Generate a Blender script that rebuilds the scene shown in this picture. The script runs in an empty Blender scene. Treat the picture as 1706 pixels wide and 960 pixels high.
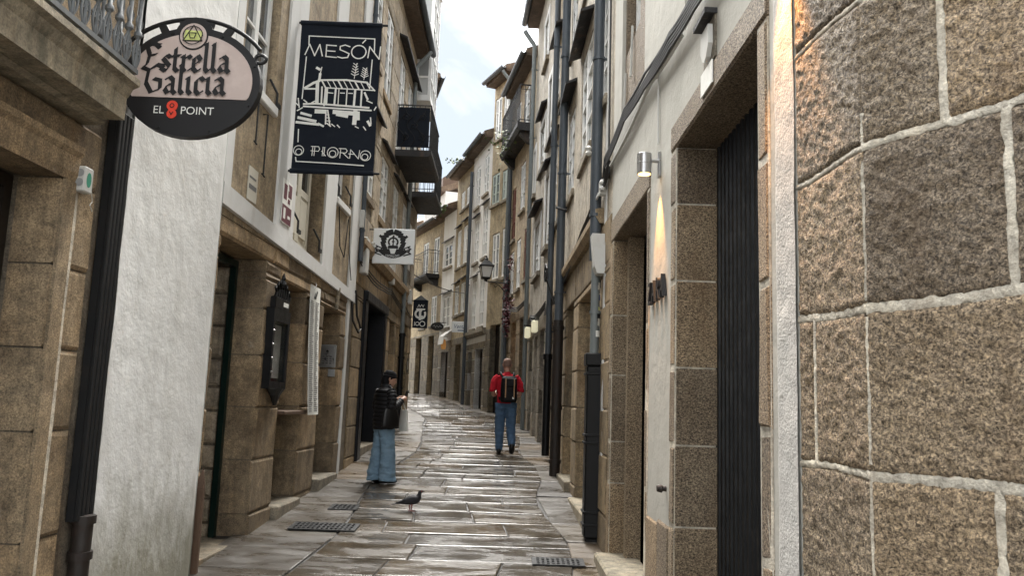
import bpy, bmesh, math, random
from mathutils import Vector, Matrix
rnd = random.Random(7)
SC = bpy.context.scene
COL = SC.collection
R = math.radians

# ---------------------------------------------------------------- camera, sky, sun, exposure
cam_data = bpy.data.cameras.new('camera')
cam = bpy.data.objects.new('camera', cam_data)
COL.objects.link(cam)
SC.camera = cam
cam_data.sensor_width = 36.0
cam_data.lens = 36.0 * 1340.0 / 1706.0
cam_data.clip_start = 0.05
cam_data.clip_end = 2000.0
_P, _R = R(8.07), R(2.03)
_f = Vector((0, math.cos(_P), math.sin(_P)))
_u0 = Vector((0, -math.sin(_P), math.cos(_P)))
_r = math.cos(_R) * Vector((1, 0, 0)) + math.sin(_R) * _u0
_u = -math.sin(_R) * Vector((1, 0, 0)) + math.cos(_R) * _u0
cam.matrix_world = Matrix(((_r.x, _u.x, -_f.x, 0), (_r.y, _u.y, -_f.y, 0), (_r.z, _u.z, -_f.z, 1.7), (0, 0, 0, 1)))

SUN_ELEV, SUN_AZ = R(60), R(-6)          # azimuth clockwise from +Y (the street direction)
world = bpy.data.worlds.new('World')
SC.world = world
world.use_nodes = True
wn, wl = world.node_tree.nodes, world.node_tree.links
wn.clear()
w_out = wn.new('ShaderNodeOutputWorld')
w_bg = wn.new('ShaderNodeBackground')
w_bg.inputs['Strength'].default_value = 0.10
w_sky = wn.new('ShaderNodeTexSky')
w_sky.sky_type = 'NISHITA'
w_sky.sun_disc = False
w_sky.sun_elevation = SUN_ELEV
w_sky.sun_rotation = SUN_AZ
w_sky.dust_density = 3.0
w_tc = wn.new('ShaderNodeTexCoord')
w_map = wn.new('ShaderNodeMapping')
w_map.inputs['Scale'].default_value = (1.0, 1.0, 1.6)
w_map.inputs['Location'].default_value = (6.8, 3.6, 1.24)
w_n1 = wn.new('ShaderNodeTexNoise')
w_n1.inputs['Scale'].default_value = 3.1
w_n1.inputs['Detail'].default_value = 7.0
w_n1.inputs['Roughness'].default_value = 0.55
w_n1.inputs['Distortion'].default_value = 0.6
w_r1 = wn.new('ShaderNodeValToRGB')
w_r1.color_ramp.elements.new(0.5)
for _e, _p, _c in zip(w_r1.color_ramp.elements, (0.42, 0.52, 0.63), ((.50, .56, .63, 1), (.78, .81, .84, 1), (8.0, 8.0, 7.9, 1))):
    _e.position = _p; _e.color = _c
w_mix = wn.new('ShaderNodeMixRGB')
w_mix.inputs['Fac'].default_value = 0.975
wl.new(w_tc.outputs['Generated'], w_map.inputs['Vector'])
wl.new(w_map.outputs['Vector'], w_n1.inputs['Vector'])
wl.new(w_n1.outputs['Fac'], w_r1.inputs['Fac'])
wl.new(w_sky.outputs['Color'], w_mix.inputs['Color1'])
wl.new(w_r1.outputs['Color'], w_mix.inputs['Color2'])
wl.new(w_mix.outputs['Color'], w_bg.inputs['Color'])
wl.new(w_bg.outputs['Background'], w_out.inputs['Surface'])

sun_data = bpy.data.lights.new('sun', 'SUN')
sun_data.energy = 1.5
sun_data.angle = R(50)
sun_data.color = (1.0, 0.97, 0.92)
sun = bpy.data.objects.new('sun', sun_data)
COL.objects.link(sun)
_sd = Vector((math.sin(SUN_AZ) * math.cos(SUN_ELEV), math.cos(SUN_AZ) * math.cos(SUN_ELEV), math.sin(SUN_ELEV)))
sun.rotation_euler = _sd.to_track_quat('Z', 'Y').to_euler()
sun.location = (0, -5, 30)

SC.view_settings.view_transform = 'Standard'
SC.view_settings.look = 'None'
SC.view_settings.gamma = 1.0
SC.view_settings.use_curve_mapping = False
SC.view_settings.exposure = 3.78
SC.render.engine = 'CYCLES'
SC.cycles.max_bounces = 8
SC.cycles.diffuse_bounces = 5
SC.cycles.glossy_bounces = 3
SC.cycles.use_denoising = True


# ---------------------------------------------------------------- mesh builder and linking
class MB:
    def __init__(s):
        s.v = []; s.f = []
    def add(s, vs, fs):
        o = len(s.v); s.v += [tuple(p) for p in vs]; s.f += [tuple(i + o for i in f) for f in fs]; return s
    def quad(s, a, b, c, d):
        return s.add([a, b, c, d], [(0, 1, 2, 3)])
    def box(s, x0, x1, y0, y1, z0, z1):
        return s.add([(x0, y0, z0), (x1, y0, z0), (x1, y1, z0), (x0, y1, z0), (x0, y0, z1), (x1, y0, z1), (x1, y1, z1), (x0, y1, z1)],
                     [(0, 3, 2, 1), (4, 5, 6, 7), (0, 1, 5, 4), (1, 2, 6, 5), (2, 3, 7, 6), (3, 0, 4, 7)])
    def cbox(s, x0, x1, y0, y1, z0, z1, b=0.01):
        X, Y, Z = (x0, x1), (y0, y1), (z0, z1)
        b = min(b, abs(x1 - x0) * .4, abs(y1 - y0) * .4, abs(z1 - z0) * .4)
        vs = []; idx = {}
        for i in (0, 1):
            for j in (0, 1):
                for k in (0, 1):
                    for ax in range(3):
                        p = [X[i], Y[j], Z[k]]
                        for a, t in enumerate((i, j, k)):
                            if a != ax: p[a] += b if t == 0 else -b
                        idx[(i, j, k, ax)] = len(vs); vs.append(p)
        fs = []
        for ax in range(3):
            for t in (0, 1):
                o = [a for a in range(3) if a != ax]
                f = []
                for q in ((0, 0), (1, 0), (1, 1), (0, 1)):
                    c = [0, 0, 0]; c[ax] = t; c[o[0]] = q[0]; c[o[1]] = q[1]
                    f.append(idx[(c[0], c[1], c[2], ax)])
                fs.append(f)
        for ax in range(3):
            o = [a for a in range(3) if a != ax]
            for q in ((0, 0), (1, 0), (1, 1), (0, 1)):
                c0 = [0, 0, 0]; c0[o[0]] = q[0]; c0[o[1]] = q[1]; c1 = list(c0); c1[ax] = 1
                fs.append([idx[(*c0, o[0])], idx[(*c1, o[0])], idx[(*c1, o[1])], idx[(*c0, o[1])]])
        for i in (0, 1):
            for j in (0, 1):
                for k in (0, 1):
                    fs.append([idx[(i, j, k, a)] for a in range(3)])
        return s.add(vs, fs)
    def tube(s, pts, r, n=8, cap=True):
        pts = [Vector(p) for p in pts]
        rr = r if isinstance(r, (list, tuple)) else [r] * len(pts)
        rings = []; prev = None
        for i, p in enumerate(pts):
            d = (pts[min(i + 1, len(pts) - 1)] - pts[max(i - 1, 0)])
            d = d.normalized() if d.length > 1e-9 else Vector((0, 0, 1))
            if prev is None:
                a = Vector((0, 0, 1)) if abs(d.z) < .9 else Vector((1, 0, 0))
                x = a.cross(d).normalized()
            else:
                x = (prev - d * prev.dot(d)).normalized()
            prev = x; y = d.cross(x)
            rings.append([p + (x * math.cos(t) + y * math.sin(t)) * rr[i] for t in (2 * math.pi * k / n for k in range(n))])
        vs = [q for ring in rings for q in ring]; fs = []
        for i in range(len(pts) - 1):
            for k in range(n):
                fs.append((i * n + k, i * n + (k + 1) % n, (i + 1) * n + (k + 1) % n, (i + 1) * n + k))
        if cap:
            fs.append(tuple(range(n))[::-1]); fs.append(tuple((len(pts) - 1) * n + k for k in range(n)))
        return s.add(vs, fs)
    def lathe(s, prof, c=(0, 0, 0), n=12):
        vs = []; fs = []
        for (r, z) in prof:
            for k in range(n):
                t = 2 * math.pi * k / n
                vs.append((c[0] + r * math.cos(t), c[1] + r * math.sin(t), c[2] + z))
        for i in range(len(prof) - 1):
            for k in range(n):
                fs.append((i * n + k, i * n + (k + 1) % n, (i + 1) * n + (k + 1) % n, (i + 1) * n + k))
        fs.append(tuple(range(n))[::-1]); fs.append(tuple((len(prof) - 1) * n + k for k in range(n)))
        return s.add(vs, fs)
    def prism(s, poly, y0, y1):
        """polygon in x,z extruded along y"""
        n = len(poly)
        vs = [(p[0], y0, p[1]) for p in poly] + [(p[0], y1, p[1]) for p in poly]
        fs = [tuple(range(n)), tuple(range(2 * n - 1, n - 1, -1))] + [(i, i + n, (i + 1) % n + n, (i + 1) % n) for i in range(n)]
        return s.add(vs, fs)
    def prism_u(s, poly, x0, x1):
        """polygon in y,z extruded along x"""
        n = len(poly)
        vs = [(x0, p[0], p[1]) for p in poly] + [(x1, p[0], p[1]) for p in poly]
        fs = [tuple(range(n)), tuple(range(2 * n - 1, n - 1, -1))] + [(i, i + n, (i + 1) % n + n, (i + 1) % n) for i in range(n)]
        return s.add(vs, fs)
    def stone(s, u0, u1, z0, z1, v0, v1, b=0.012, j=0.0):
        """block whose front (v1) edges are chamfered"""
        q = lambda: rnd.uniform(-j, j)
        vs = [(u0, v0, z0), (u1, v0, z0), (u1, v0, z1), (u0, v0, z1),
              (u0, v1 - b, z0), (u1, v1 - b, z0), (u1, v1 - b, z1), (u0, v1 - b, z1),
              (u0 + b + abs(q()), v1 + q() * .5, z0 + b + abs(q())), (u1 - b - abs(q()), v1 + q() * .5, z0 + b + abs(q())),
              (u1 - b - abs(q()), v1 + q() * .5, z1 - b - abs(q())), (u0 + b + abs(q()), v1 + q() * .5, z1 - b - abs(q()))]
        fs = [(3, 2, 1, 0), (8, 9, 10, 11)]
        for a, b2 in ((0, 4), (4, 8)):
            for k in range(4):
                fs.append((a + k, a + (k + 1) % 4, b2 + (k + 1) % 4, b2 + k))
        return s.add(vs, fs)
    def loft(s, rings, n=16, cap=True):
        """rings: (cx,cy,cz, rx, ry[, yaw, power]) horizontal ellipses"""
        vs = []; fs = []
        for r in rings:
            cx, cy, cz, rx, ry = r[:5]; yaw = r[5] if len(r) > 5 else 0.0; pw = r[6] if len(r) > 6 else 1.0
            for k in range(n):
                t = 2 * math.pi * k / n
                c, q = math.cos(t), math.sin(t)
                x = rx * math.copysign(abs(c) ** pw, c); y = ry * math.copysign(abs(q) ** pw, q)
                vs.append((cx + x * math.cos(yaw) - y * math.sin(yaw), cy + x * math.sin(yaw) + y * math.cos(yaw), cz))
        m = len(rings)
        for i in range(m - 1):
            for k in range(n):
                fs.append((i * n + k, i * n + (k + 1) % n, (i + 1) * n + (k + 1) % n, (i + 1) * n + k))
        if cap:
            fs.append(tuple(range(n))[::-1]); fs.append(tuple((m - 1) * n + k for k in range(n)))
        return s.add(vs, fs)


ORG = {}


def mk(name, mb, mat, parent=None, smooth=False, fn=None, kind=None, label=None, recalc=True):
    """link the builder's content as ONE mesh object; coordinates are in the frame of the top-level parent"""
    vs = [fn(*p) for p in mb.v] if fn else mb.v
    lo = [min(p[i] for p in vs) for i in range(3)]; hi = [max(p[i] for p in vs) for i in range(3)]
    c = Vector(((lo[0] + hi[0]) / 2, (lo[1] + hi[1]) / 2, lo[2]))
    me = bpy.data.meshes.new(name)
    me.from_pydata([(p[0] - c.x, p[1] - c.y, p[2] - c.z) for p in vs], [], mb.f)
    if recalc:
        bm = bmesh.new(); bm.from_mesh(me); bmesh.ops.recalc_face_normals(bm, faces=bm.faces); bm.to_mesh(me); bm.free()
    if smooth:
        for p in me.polygons: p.use_smooth = True
        if smooth is not True:
            me.set_sharp_from_angle(angle=R(smooth))
    me.materials.append(mat)
    o = bpy.data.objects.new(name, me)
    COL.objects.link(o)
    if parent is not None:
        o.parent = parent
        o.location = c - ORG[parent]
    else:
        o.location = c
    ORG[o] = c
    if kind: o['kind'] = kind
    if label: o['label'] = label
    return o


def thing(name, label, cat, loc=(0, 0, 0), rotz=0.0, group=None):
    o = bpy.data.objects.new(name, None)
    COL.objects.link(o)
    o.empty_display_size = 0.3
    o.location = loc; o.rotation_euler = (0, 0, rotz)
    o['label'] = label; o['category'] = cat
    if group: o['group'] = group
    ORG[o] = Vector((0, 0, 0))
    return o


def tag(o, label, cat, group=None):
    o['label'] = label; o['category'] = cat
    if group: o['group'] = group
    return o


# ---------------------------------------------------------------- materials
def _mat(name):
    m = bpy.data.materials.new(name); m.use_nodes = True
    nt = m.node_tree
    b = nt.nodes['Principled BSDF']
    return m, nt.nodes, nt.links, b


def _pos(n, l, scale=(1, 1, 1)):
    g = n.new('ShaderNodeNewGeometry'); mp = n.new('ShaderNodeMapping'); mp.inputs['Scale'].default_value = scale
    l.new(g.outputs['Position'], mp.inputs['Vector']); return mp.outputs['Vector']


def _noise(n, l, vec, scale, detail=4, rough=.55, dist=0):
    t = n.new('ShaderNodeTexNoise'); t.inputs['Scale'].default_value = scale; t.inputs['Detail'].default_value = detail
    t.inputs['Roughness'].default_value = rough; t.inputs['Distortion'].default_value = dist
    l.new(vec, t.inputs['Vector']); return t.outputs['Fac']


def _ramp(n, l, fac, stops):
    r = n.new('ShaderNodeValToRGB'); e = r.color_ramp.elements
    while len(e) < len(stops): e.new(.5)
    for el, (p, c) in zip(e, stops):
        el.position = p; el.color = (*c, 1) if len(c) == 3 else c
    l.new(fac, r.inputs['Fac']); return r.outputs['Color']


def _mixc(n, l, a, b, fac, mode='MIX'):
    m = n.new('ShaderNodeMixRGB'); m.blend_type = mode
    for sock, val in ((m.inputs['Color1'], a), (m.inputs['Color2'], b), (m.inputs['Fac'], fac)):
        if isinstance(val, (int, float)): sock.default_value = val
        elif isinstance(val, tuple): sock.default_value = (*val, 1)
        else: l.new(val, sock)
    return m.outputs['Color']


def _range(n, l, fac, a, b, c, d):
    m = n.new('ShaderNodeMapRange')
    for k, v in zip(('From Min', 'From Max', 'To Min', 'To Max'), (a, b, c, d)): m.inputs[k].default_value = v
    l.new(fac, m.inputs['Value']); return m.outputs['Result']


def _bump(n, l, h, strength, dist, normal=None):
    b = n.new('ShaderNodeBump'); b.inputs['Strength'].default_value = strength; b.inputs['Distance'].default_value = dist
    l.new(h, b.inputs['Height'])
    if normal is not None: l.new(normal, b.inputs['Normal'])
    return b.outputs['Normal']


def stone_mat(name, c1, c2, dark=(.05, .042, .032), fine=70, bump=.5, bdist=.012, rough=.78, stain=.55, vary=.35, speck=.45, coarse=16, mottle=.8, smear=.35):
    m, n, l, b = _mat(name)
    p = _pos(n, l); ps = _pos(n, l, (5, 5, .55))
    big = _noise(n, l, p, 1.7, 5, .6)
    col = _ramp(n, l, big, [(.3, c1), (.7, c2)])
    mid = _noise(n, l, p, coarse, 4, .65)
    col = _mixc(n, l, col, _ramp(n, l, mid, [(.25, (.55, .55, .55)), (.75, (1.35, 1.35, 1.35))]), .75, 'MULTIPLY')
    fin = _noise(n, l, p, fine, 3, .7)
    col = _mixc(n, l, col, _ramp(n, l, fin, [(.3, (1 - speck, 1 - speck, 1 - speck)), (.5, (1, 1, 1)), (.72, (1 + speck, 1 + speck * .95, 1 + speck * .85))]), 1.0, 'MULTIPLY')
    mot = _noise(n, l, p, 5.5, 8, .72, .4)
    col = _mixc(n, l, col, _ramp(n, l, mot, [(.3, (.42, .40, .38)), (.48, (.95, .95, .95)), (.7, (1.5, 1.46, 1.38))]), mottle, 'MULTIPLY')
    st = _noise(n, l, ps, 1.6, 6, .68, .3)
    col = _mixc(n, l, col, dark, _range(n, l, st, .47, .72, 0, stain))
    lime = _noise(n, l, _pos(n, l, (1, 1, .7)), 3.1, 9, .8, .8)
    col = _mixc(n, l, col, (.42, .39, .33), _range(n, l, lime, .61, .68, 0, smear))
    rust = _noise(n, l, _pos(n, l, (3, 3, .5)), 1.3, 5, .65)
    col = _mixc(n, l, col, (.22, .115, .04), _range(n, l, rust, .57, .76, 0, .35))
    oi = n.new('ShaderNodeObjectInfo')
    col = _mixc(n, l, col, _ramp(n, l, oi.outputs['Random'], [(0, (1 - vary, 1 - vary, 1 - vary * .95)), (.5, (1, 1, 1)), (1, (1 + vary * .8, 1 + vary * .62, 1 + vary * .4))]), 1.0, 'MULTIPLY')
    l.new(col, b.inputs['Base Color'])
    l.new(_range(n, l, mid, .3, .7, rough - .12, min(1, rough + .1)), b.inputs['Roughness'])
    nb = _bump(n, l, mid, bump, bdist)
    l.new(_bump(n, l, fin, bump, bdist * .45, nb), b.inputs['Normal'])
    b.inputs['Specular IOR Level'].default_value = .35
    return m


def grain_mat(name, c1, c2):
    """hewn wet granite: coarse light and dark grains with real relief"""
    m, n, l, b = _mat(name)
    p = _pos(n, l)
    col = _ramp(n, l, _noise(n, l, p, 1.9, 5, .6), [(.3, c1), (.7, c2)])
    g1 = _noise(n, l, _pos(n, l, (1, 1, 1.25)), 92, 5, .72, .5)
    g2 = _noise(n, l, p, 150, 3, .7)
    col = _mixc(n, l, col, _ramp(n, l, g1, [(.38, (.2, .18, .16)), (.47, (.72, .69, .66)), (.54, (1.2, 1.17, 1.1)), (.64, (2.1, 2.02, 1.85))]), 1.0, 'MULTIPLY')
    col = _mixc(n, l, col, _ramp(n, l, g2, [(.3, (.6, .6, .6)), (.7, (1.4, 1.36, 1.3))]), .8, 'MULTIPLY')
    rust = _noise(n, l, _pos(n, l, (2.2, 2.2, .8)), 2.1, 5, .65)
    col = _mixc(n, l, col, (.16, .10, .05), _range(n, l, rust, .54, .74, 0, .45))
    oi = n.new('ShaderNodeObjectInfo')
    col = _mixc(n, l, col, _ramp(n, l, oi.outputs['Random'], [(0, (.70, .69, .70)), (.5, (1, 1, 1)), (1, (1.25, 1.17, 1.06))]), 1.0, 'MULTIPLY')
    l.new(col, b.inputs['Base Color'])
    l.new(_range(n, l, g1, .35, .65, .8, .5), b.inputs['Roughness'])
    b.inputs['Specular IOR Level'].default_value = .4
    nb = _bump(n, l, g1, 1.0, .018)
    l.new(_bump(n, l, g2, .8, .006, nb), b.inputs['Normal'])
    return m


def plaster_mat(name, col, dirt=(.3, .27, .22), amount=.5, bump=.35, rough=.85, low=None, fine=45):
    m, n, l, b = _mat(name)
    p = _pos(n, l); ps = _pos(n, l, (2.6, 2.6, .5))
    c = _ramp(n, l, _noise(n, l, p, 1.3, 5, .6), [(.3, tuple(x * .88 for x in col)), (.7, col)])
    st = _noise(n, l, ps, 1.5, 6, .65, .4)
    c = _mixc(n, l, c, dirt, _range(n, l, st, .52, .8, 0, amount))
    fl = _noise(n, l, p, 24, 5, .75)
    c = _mixc(n, l, c, tuple(x * .45 for x in col), _range(n, l, fl, .66, .76, 0, amount * .9))
    if low:
        z = n.new('ShaderNodeSeparateXYZ'); g = n.new('ShaderNodeNewGeometry'); l.new(g.outputs['Position'], z.inputs[0])
        wob = n.new('ShaderNodeMath'); wob.operation = 'MULTIPLY_ADD'; l.new(_noise(n, l, _pos(n, l, (3, 3, 1.2)), 2.2, 6, .7), wob.inputs[0]); wob.inputs[1].default_value = -1.6; l.new(z.outputs['Z'], wob.inputs[2])
        c = _mixc(n, l, c, dirt, _range(n, l, wob.outputs[0], low[0], low[1], .92, 0))
    l.new(c, b.inputs['Base Color']); b.inputs['Roughness'].default_value = rough
    b.inputs['Specular IOR Level'].default_value = .3
    h = _noise(n, l, p, fine, 4, .6)
    nb = _bump(n, l, _noise(n, l, p, 7, 3, .5), bump, .02)
    l.new(_bump(n, l, h, bump, .006, nb), b.inputs['Normal'])
    return m


def paint_mat(name, col, rough=.4, metal=0.0, wear=.25, wearcol=None, bump=.08, spec=.5, coat=0):
    m, n, l, b = _mat(name)
    p = _pos(n, l)
    f = _noise(n, l, p, 9, 5, .65)
    wc = wearcol or tuple(x * .55 for x in col)
    c = _mixc(n, l, col, wc, _range(n, l, f, .5, .75, 0, wear))
    l.new(c, b.inputs['Base Color'])
    l.new(_range(n, l, f, .3, .7, max(.03, rough - .1), rough + .12), b.inputs['Roughness'])
    b.inputs['Metallic'].default_value = metal
    b.inputs['Specular IOR Level'].default_value = spec
    if coat: b.inputs['Coat Weight'].default_value = coat
    if bump: l.new(_bump(n, l, _noise(n, l, p, 40, 3), bump, .004), b.inputs['Normal'])
    return m


def flat_mat(name, col, rough=.6, emit=0, metal=0, vary=0):
    m, n, l, b = _mat(name)
    if vary:
        f = _noise(n, l, _pos(n, l), 30, 4)
        l.new(_mixc(n, l, tuple(x * (1 - vary) for x in col), tuple(min(1, x * (1 + vary)) for x in col), f), b.inputs['Base Color'])
    else:
        b.inputs['Base Color'].default_value = (*col, 1)
    b.inputs['Roughness'].default_value = rough; b.inputs['Metallic'].default_value = metal
    if emit:
        b.inputs['Emission Color'].default_value = (*col, 1); b.inputs['Emission Strength'].default_value = emit
    return m


def glass_mat(name, dark, light, rough=.04):
    m, n, l, b = _mat(name)
    oi = n.new('ShaderNodeObjectInfo')
    l.new(_ramp(n, l, oi.outputs['Random'], [(.25, dark), (.8, light)]), b.inputs['Base Color'])
    b.inputs['Roughness'].default_value = rough; b.inputs['Specular IOR Level'].default_value = .8
    l.new(_bump(n, l, _noise(n, l, _pos(n, l), 3.0, 2), .12, .01), b.inputs['Normal'])
    return m


def clear_mat(name):
    m, n, l, b = _mat(name)
    b.inputs['Base Color'].default_value = (.02, .025, .025, 1); b.inputs['Roughness'].default_value = .05; b.inputs['Alpha'].default_value = .25
    return m


def paving_mat(name, c1, c2, r0, r1, streak=1.0):
    m, n, l, b = _mat(name)
    p = _pos(n, l)
    big = _noise(n, l, p, 1.1, 5, .6)
    col = _ramp(n, l, big, [(.3, c1), (.68, c2)])
    fin = _noise(n, l, p, 85, 3, .7)
    col = _mixc(n, l, col, _ramp(n, l, fin, [(.3, (.65, .65, .65)), (.7, (1.35, 1.32, 1.28))]), .8, 'MULTIPLY')
    oi = n.new('ShaderNodeObjectInfo')
    col = _mixc(n, l, col, _ramp(n, l, oi.outputs['Random'], [(0, (.62, .62, .64)), (.45, (1, 1, 1)), (.8, (1.15, 1.02, .82)), (1, (1.1, .85, .55))]), 1.0, 'MULTIPLY')
    l.new(col, b.inputs['Base Color'])
    wet = _noise(n, l, _pos(n, l, (.75, 1.9, 1)), 2.1, 5, .62, .5)
    l.new(_range(n, l, wet, .36, .66, r0, r1), b.inputs['Roughness'])
    b.inputs['Specular IOR Level'].default_value = .75
    und = _noise(n, l, _pos(n, l, (.4, 3.0, 1)), 2.3, 3, .5)
    nb = _bump(n, l, und, 1.0 * streak, .0125)
    gr = _noise(n, l, p, 46, 4, .7)
    mul = n.new('ShaderNodeMath'); mul.operation = 'MULTIPLY'; l.new(gr, mul.inputs[0]); l.new(_range(n, l, wet, .38, .66, .08, 1), mul.inputs[1])
    l.new(_bump(n, l, mul.outputs[0], .6, .009, nb), b.inputs['Normal'])
    return m


M = dict(
    palestone=stone_mat('pale_weathered_ashlar', (.35, .292, .215), (.45, .385, .295), stain=.5, vary=.2, speck=.3),
    granite=grain_mat('rough_granite', (.225, .180, .128), (.315, .262, .195)),
    ashlar=stone_mat('brown_ashlar', (.215, .158, .096), (.315, .245, .16), fine=95, speck=.6, coarse=24, bdist=.008, stain=.55, vary=.34),
    ashlar2=stone_mat('ochre_ashlar', (.235, .178, .106), (.325, .254, .165), stain=.6, vary=.32),
    ashlar3=stone_mat('grey_ashlar', (.19, .167, .128), (.27, .24, .188), stain=.6, vary=.28),
    mortar=stone_mat('lime_mortar', (.47, .43, .355), (.62, .58, .49), fine=80, bump=.9, bdist=.014, stain=.3, vary=.08, speck=.2),
    joint=stone_mat('dark_joint', (.12, .098, .072), (.19, .162, .122), stain=.4, vary=.1),
    brownwall=stone_mat('weathered_brown_render', (.29, .225, .145), (.40, .325, .225), fine=45, bump=.45, stain=.5, vary=.1, speck=.3),
    brownwall2=stone_mat('weathered_grey_brown_render', (.34, .30, .24), (.45, .41, .34), fine=45, bump=.4, stain=.5, vary=.12, speck=.25),
    yellowwall=stone_mat('ochre_render', (.33, .265, .165), (.43, .355, .235), fine=45, bump=.3, stain=.45, vary=.05, speck=.2),
    white=plaster_mat('white_plaster', (.76, .76, .74), (.25, .24, .185), .32, .5, low=(-.45, .35)),
    whiteb=plaster_mat('white_band_paint', (.68, .68, .665), (.42, .39, .34), .45, .25),
    whitefar=plaster_mat('white_house_paint', (.80, .80, .78), (.50, .40, .36), .5, .2),
    greyfar=plaster_mat('pale_grey_house_paint', (.68, .67, .64), (.42, .30, .27), .55, .2),
    grey=plaster_mat('grey_plaster', (.46, .45, .405), (.30, .28, .235), .4, .45),
    whiterough=plaster_mat('rough_white_render', (.50, .49, .465), (.36, .42, .38), .3, 1.0, fine=90),
    bluepipe=paint_mat('blue_grey_pipe_paint', (.055, .068, .082), .45, .0, .3),
    greypipe=paint_mat('zinc_grey_pipe', (.16, .18, .18), .5, .0, .3),
    blackpipe=paint_mat('black_iron_paint', (.0038, .0042, .005), .45, .0, .35, (.009, .008, .007), spec=.3),
    rust=paint_mat('rusty_iron', (.018, .013, .010), .6, .1, .6, (.04, .018, .010), .4),
    darkslat=paint_mat('dark_painted_cover', (.009, .0095, .010), .55, 0, .5, (.022, .016, .012), .2, spec=.3),
    iron=paint_mat('wrought_iron', (.008, .0085, .009), .5, .1, .3),
    castiron=paint_mat('grey_cast_iron', (.12, .13, .135), .5, .1, .7, (.04, .037, .033)),
    slate=stone_mat('slate_slab', (.016, .016, .018), (.04, .04, .043), stain=.2, vary=.2, speck=.2, rough=.6),
    wood_white=paint_mat('white_window_paint', (.74, .74, .72), .5, 0, .3, (.45, .42, .36), .1),
    wood_cream=paint_mat('cream_door_paint', (.60, .57, .48), .5, 0, .35, (.42, .38, .3), .1),
    wood_red=paint_mat('red_brown_frame', (.16, .055, .035), .5, 0, .3),
    wood_green=paint_mat('grey_green_frame', (.40, .46, .42), .5, 0, .3),
    wood_dark=paint_mat('dark_wood', (.018, .013, .009), .5, 0, .5, (.008, .0065, .005), .2, spec=.35),
    wood_brown=paint_mat('brown_board', (.10, .058, .034), .6, 0, .5, (.05, .03, .02), .2),
    green=paint_mat('dark_green_paint', (.003, .014, .0105), .4, 0, .3, (.006, .010, .008), spec=.3),
    navy=paint_mat('navy_black_paint', (.0045, .0055, .0085), .42, 0, .3, spec=.3),
    shutter=paint_mat('charcoal_shutter_paint', (.0028, .0038, .0052), .45, .0, .5, (.008, .008, .0085), .15, spec=.22),
    black=flat_mat('black_print', (.006, .006, .0075), .6),
    banner=paint_mat('navy_banner_fabric', (.009, .0125, .020), .8, 0, .4, (.014, .018, .027), .3, spec=.2),
    printwhite=flat_mat('white_print', (.78, .78, .74), .6, vary=.12),
    signtan=paint_mat('sign_face_tan', (.54, .44, .40), .5, 0, .6, (.68, .58, .53), .03),
    signgrey=flat_mat('sign_white_face', (.82, .85, .86), .4, vary=.06),
    red=flat_mat('red_print', (.75, .06, .03), .45),
    yellowgreen=flat_mat('yellow_green_print', (.62, .68, .24), .45),
    maroon=flat_mat('maroon_print', (.12, .03, .045), .5, vary=.3),
    paper=flat_mat('old_paper', (.60, .57, .49), .75, vary=.1),
    paperw=flat_mat('printed_paper', (.58, .58, .54), .7, vary=.1),
    greytext=flat_mat('grey_text', (.16, .16, .16), .7),
    bluetext=flat_mat('blue_text', (.04, .08, .2), .6),
    steel=paint_mat('brushed_steel', (.42, .42, .42), .32, .9, .3, (.25, .25, .25)),
    plastic=paint_mat('aged_pale_plastic', (.58, .58, .55), .5, 0, .4, (.4, .38, .33)),
    greyplastic=paint_mat('grey_plastic', (.30, .31, .31), .45, 0, .3),
    greenprint=flat_mat('green_print', (.05, .30, .2), .5),
    glass=glass_mat('window_glass', (.02, .024, .028), (.10, .11, .115)),
    glassw=glass_mat('curtain_and_sky_glass', (.16, .18, .19), (.48, .49, .48)),  # pale colour holds both curtains and the painted reflection of the sky
    glassd=glass_mat('dark_shop_glass', (.008, .009, .01), (.02, .022, .024)),
    clearglass=clear_mat('clear_case_glass'),
    lampglass=flat_mat('frosted_lamp_glass', (.62, .62, .60), .35),
    warm=flat_mat('warm_lamp', (1.0, .55, .15), .5, emit=.6),
    palelight=flat_mat('pale_green_lamp', (.9, .85, .6), .5, emit=.03),
    orangelight=flat_mat('orange_lit_panel', (.55, .26, .07), .5, emit=.02),
    roof=stone_mat('clay_roof_tile', (.12, .085, .06), (.19, .14, .10), stain=.5, vary=.1),
    soffit=stone_mat('dark_timber_soffit', (.09, .065, .05), (.15, .115, .09), stain=.4, vary=.1, rough=.8),
    concrete=stone_mat('weathered_slab_stone', (.24, .205, .15), (.34, .30, .225), dark=(.06, .065, .045), stain=.75, vary=.1, speck=.3),
    pav=paving_mat('wet_granite_paving', (.045, .038, .029), (.088, .075, .059), .08, .42),
    pavdull=paving_mat('damp_granite_border', (.062, .053, .042), (.112, .098, .08), .2, .6, .8),
    pavjoint=paving_mat('wet_paving_joint', (.018, .016, .013), (.032, .028, .024), .5, .8),
    earth=stone_mat('ground_bed', (.09, .08, .068), (.13, .12, .10), vary=.05),
    cable=flat_mat('black_cable', (.018, .018, .019), .5),
    whitecable=flat_mat('pale_conduit', (.5, .5, .47), .5),
)


# ---------------------------------------------------------------- ground profile and street
def lerp_table(t, xs, ys):
    if t <= xs[0]: return ys[0]
    for i in range(len(xs) - 1):
        if t <= xs[i + 1]:
            return ys[i] + (ys[i + 1] - ys[i]) * (t - xs[i]) / (xs[i + 1] - xs[i])
    return ys[-1]


def gz(y):
    return lerp_table(y, [-40, 0, 4, 6, 31, 45, 120], [-.5, -.02, 0, .06, 1.81, 2.3, 3.0])


def xl(y):
    return lerp_table(y, [-10, 3.4, 13.0, 21.1, 32.7, 40], [-3.06, -2.774, -2.57, -2.62, -5.3, -8.0])


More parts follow.
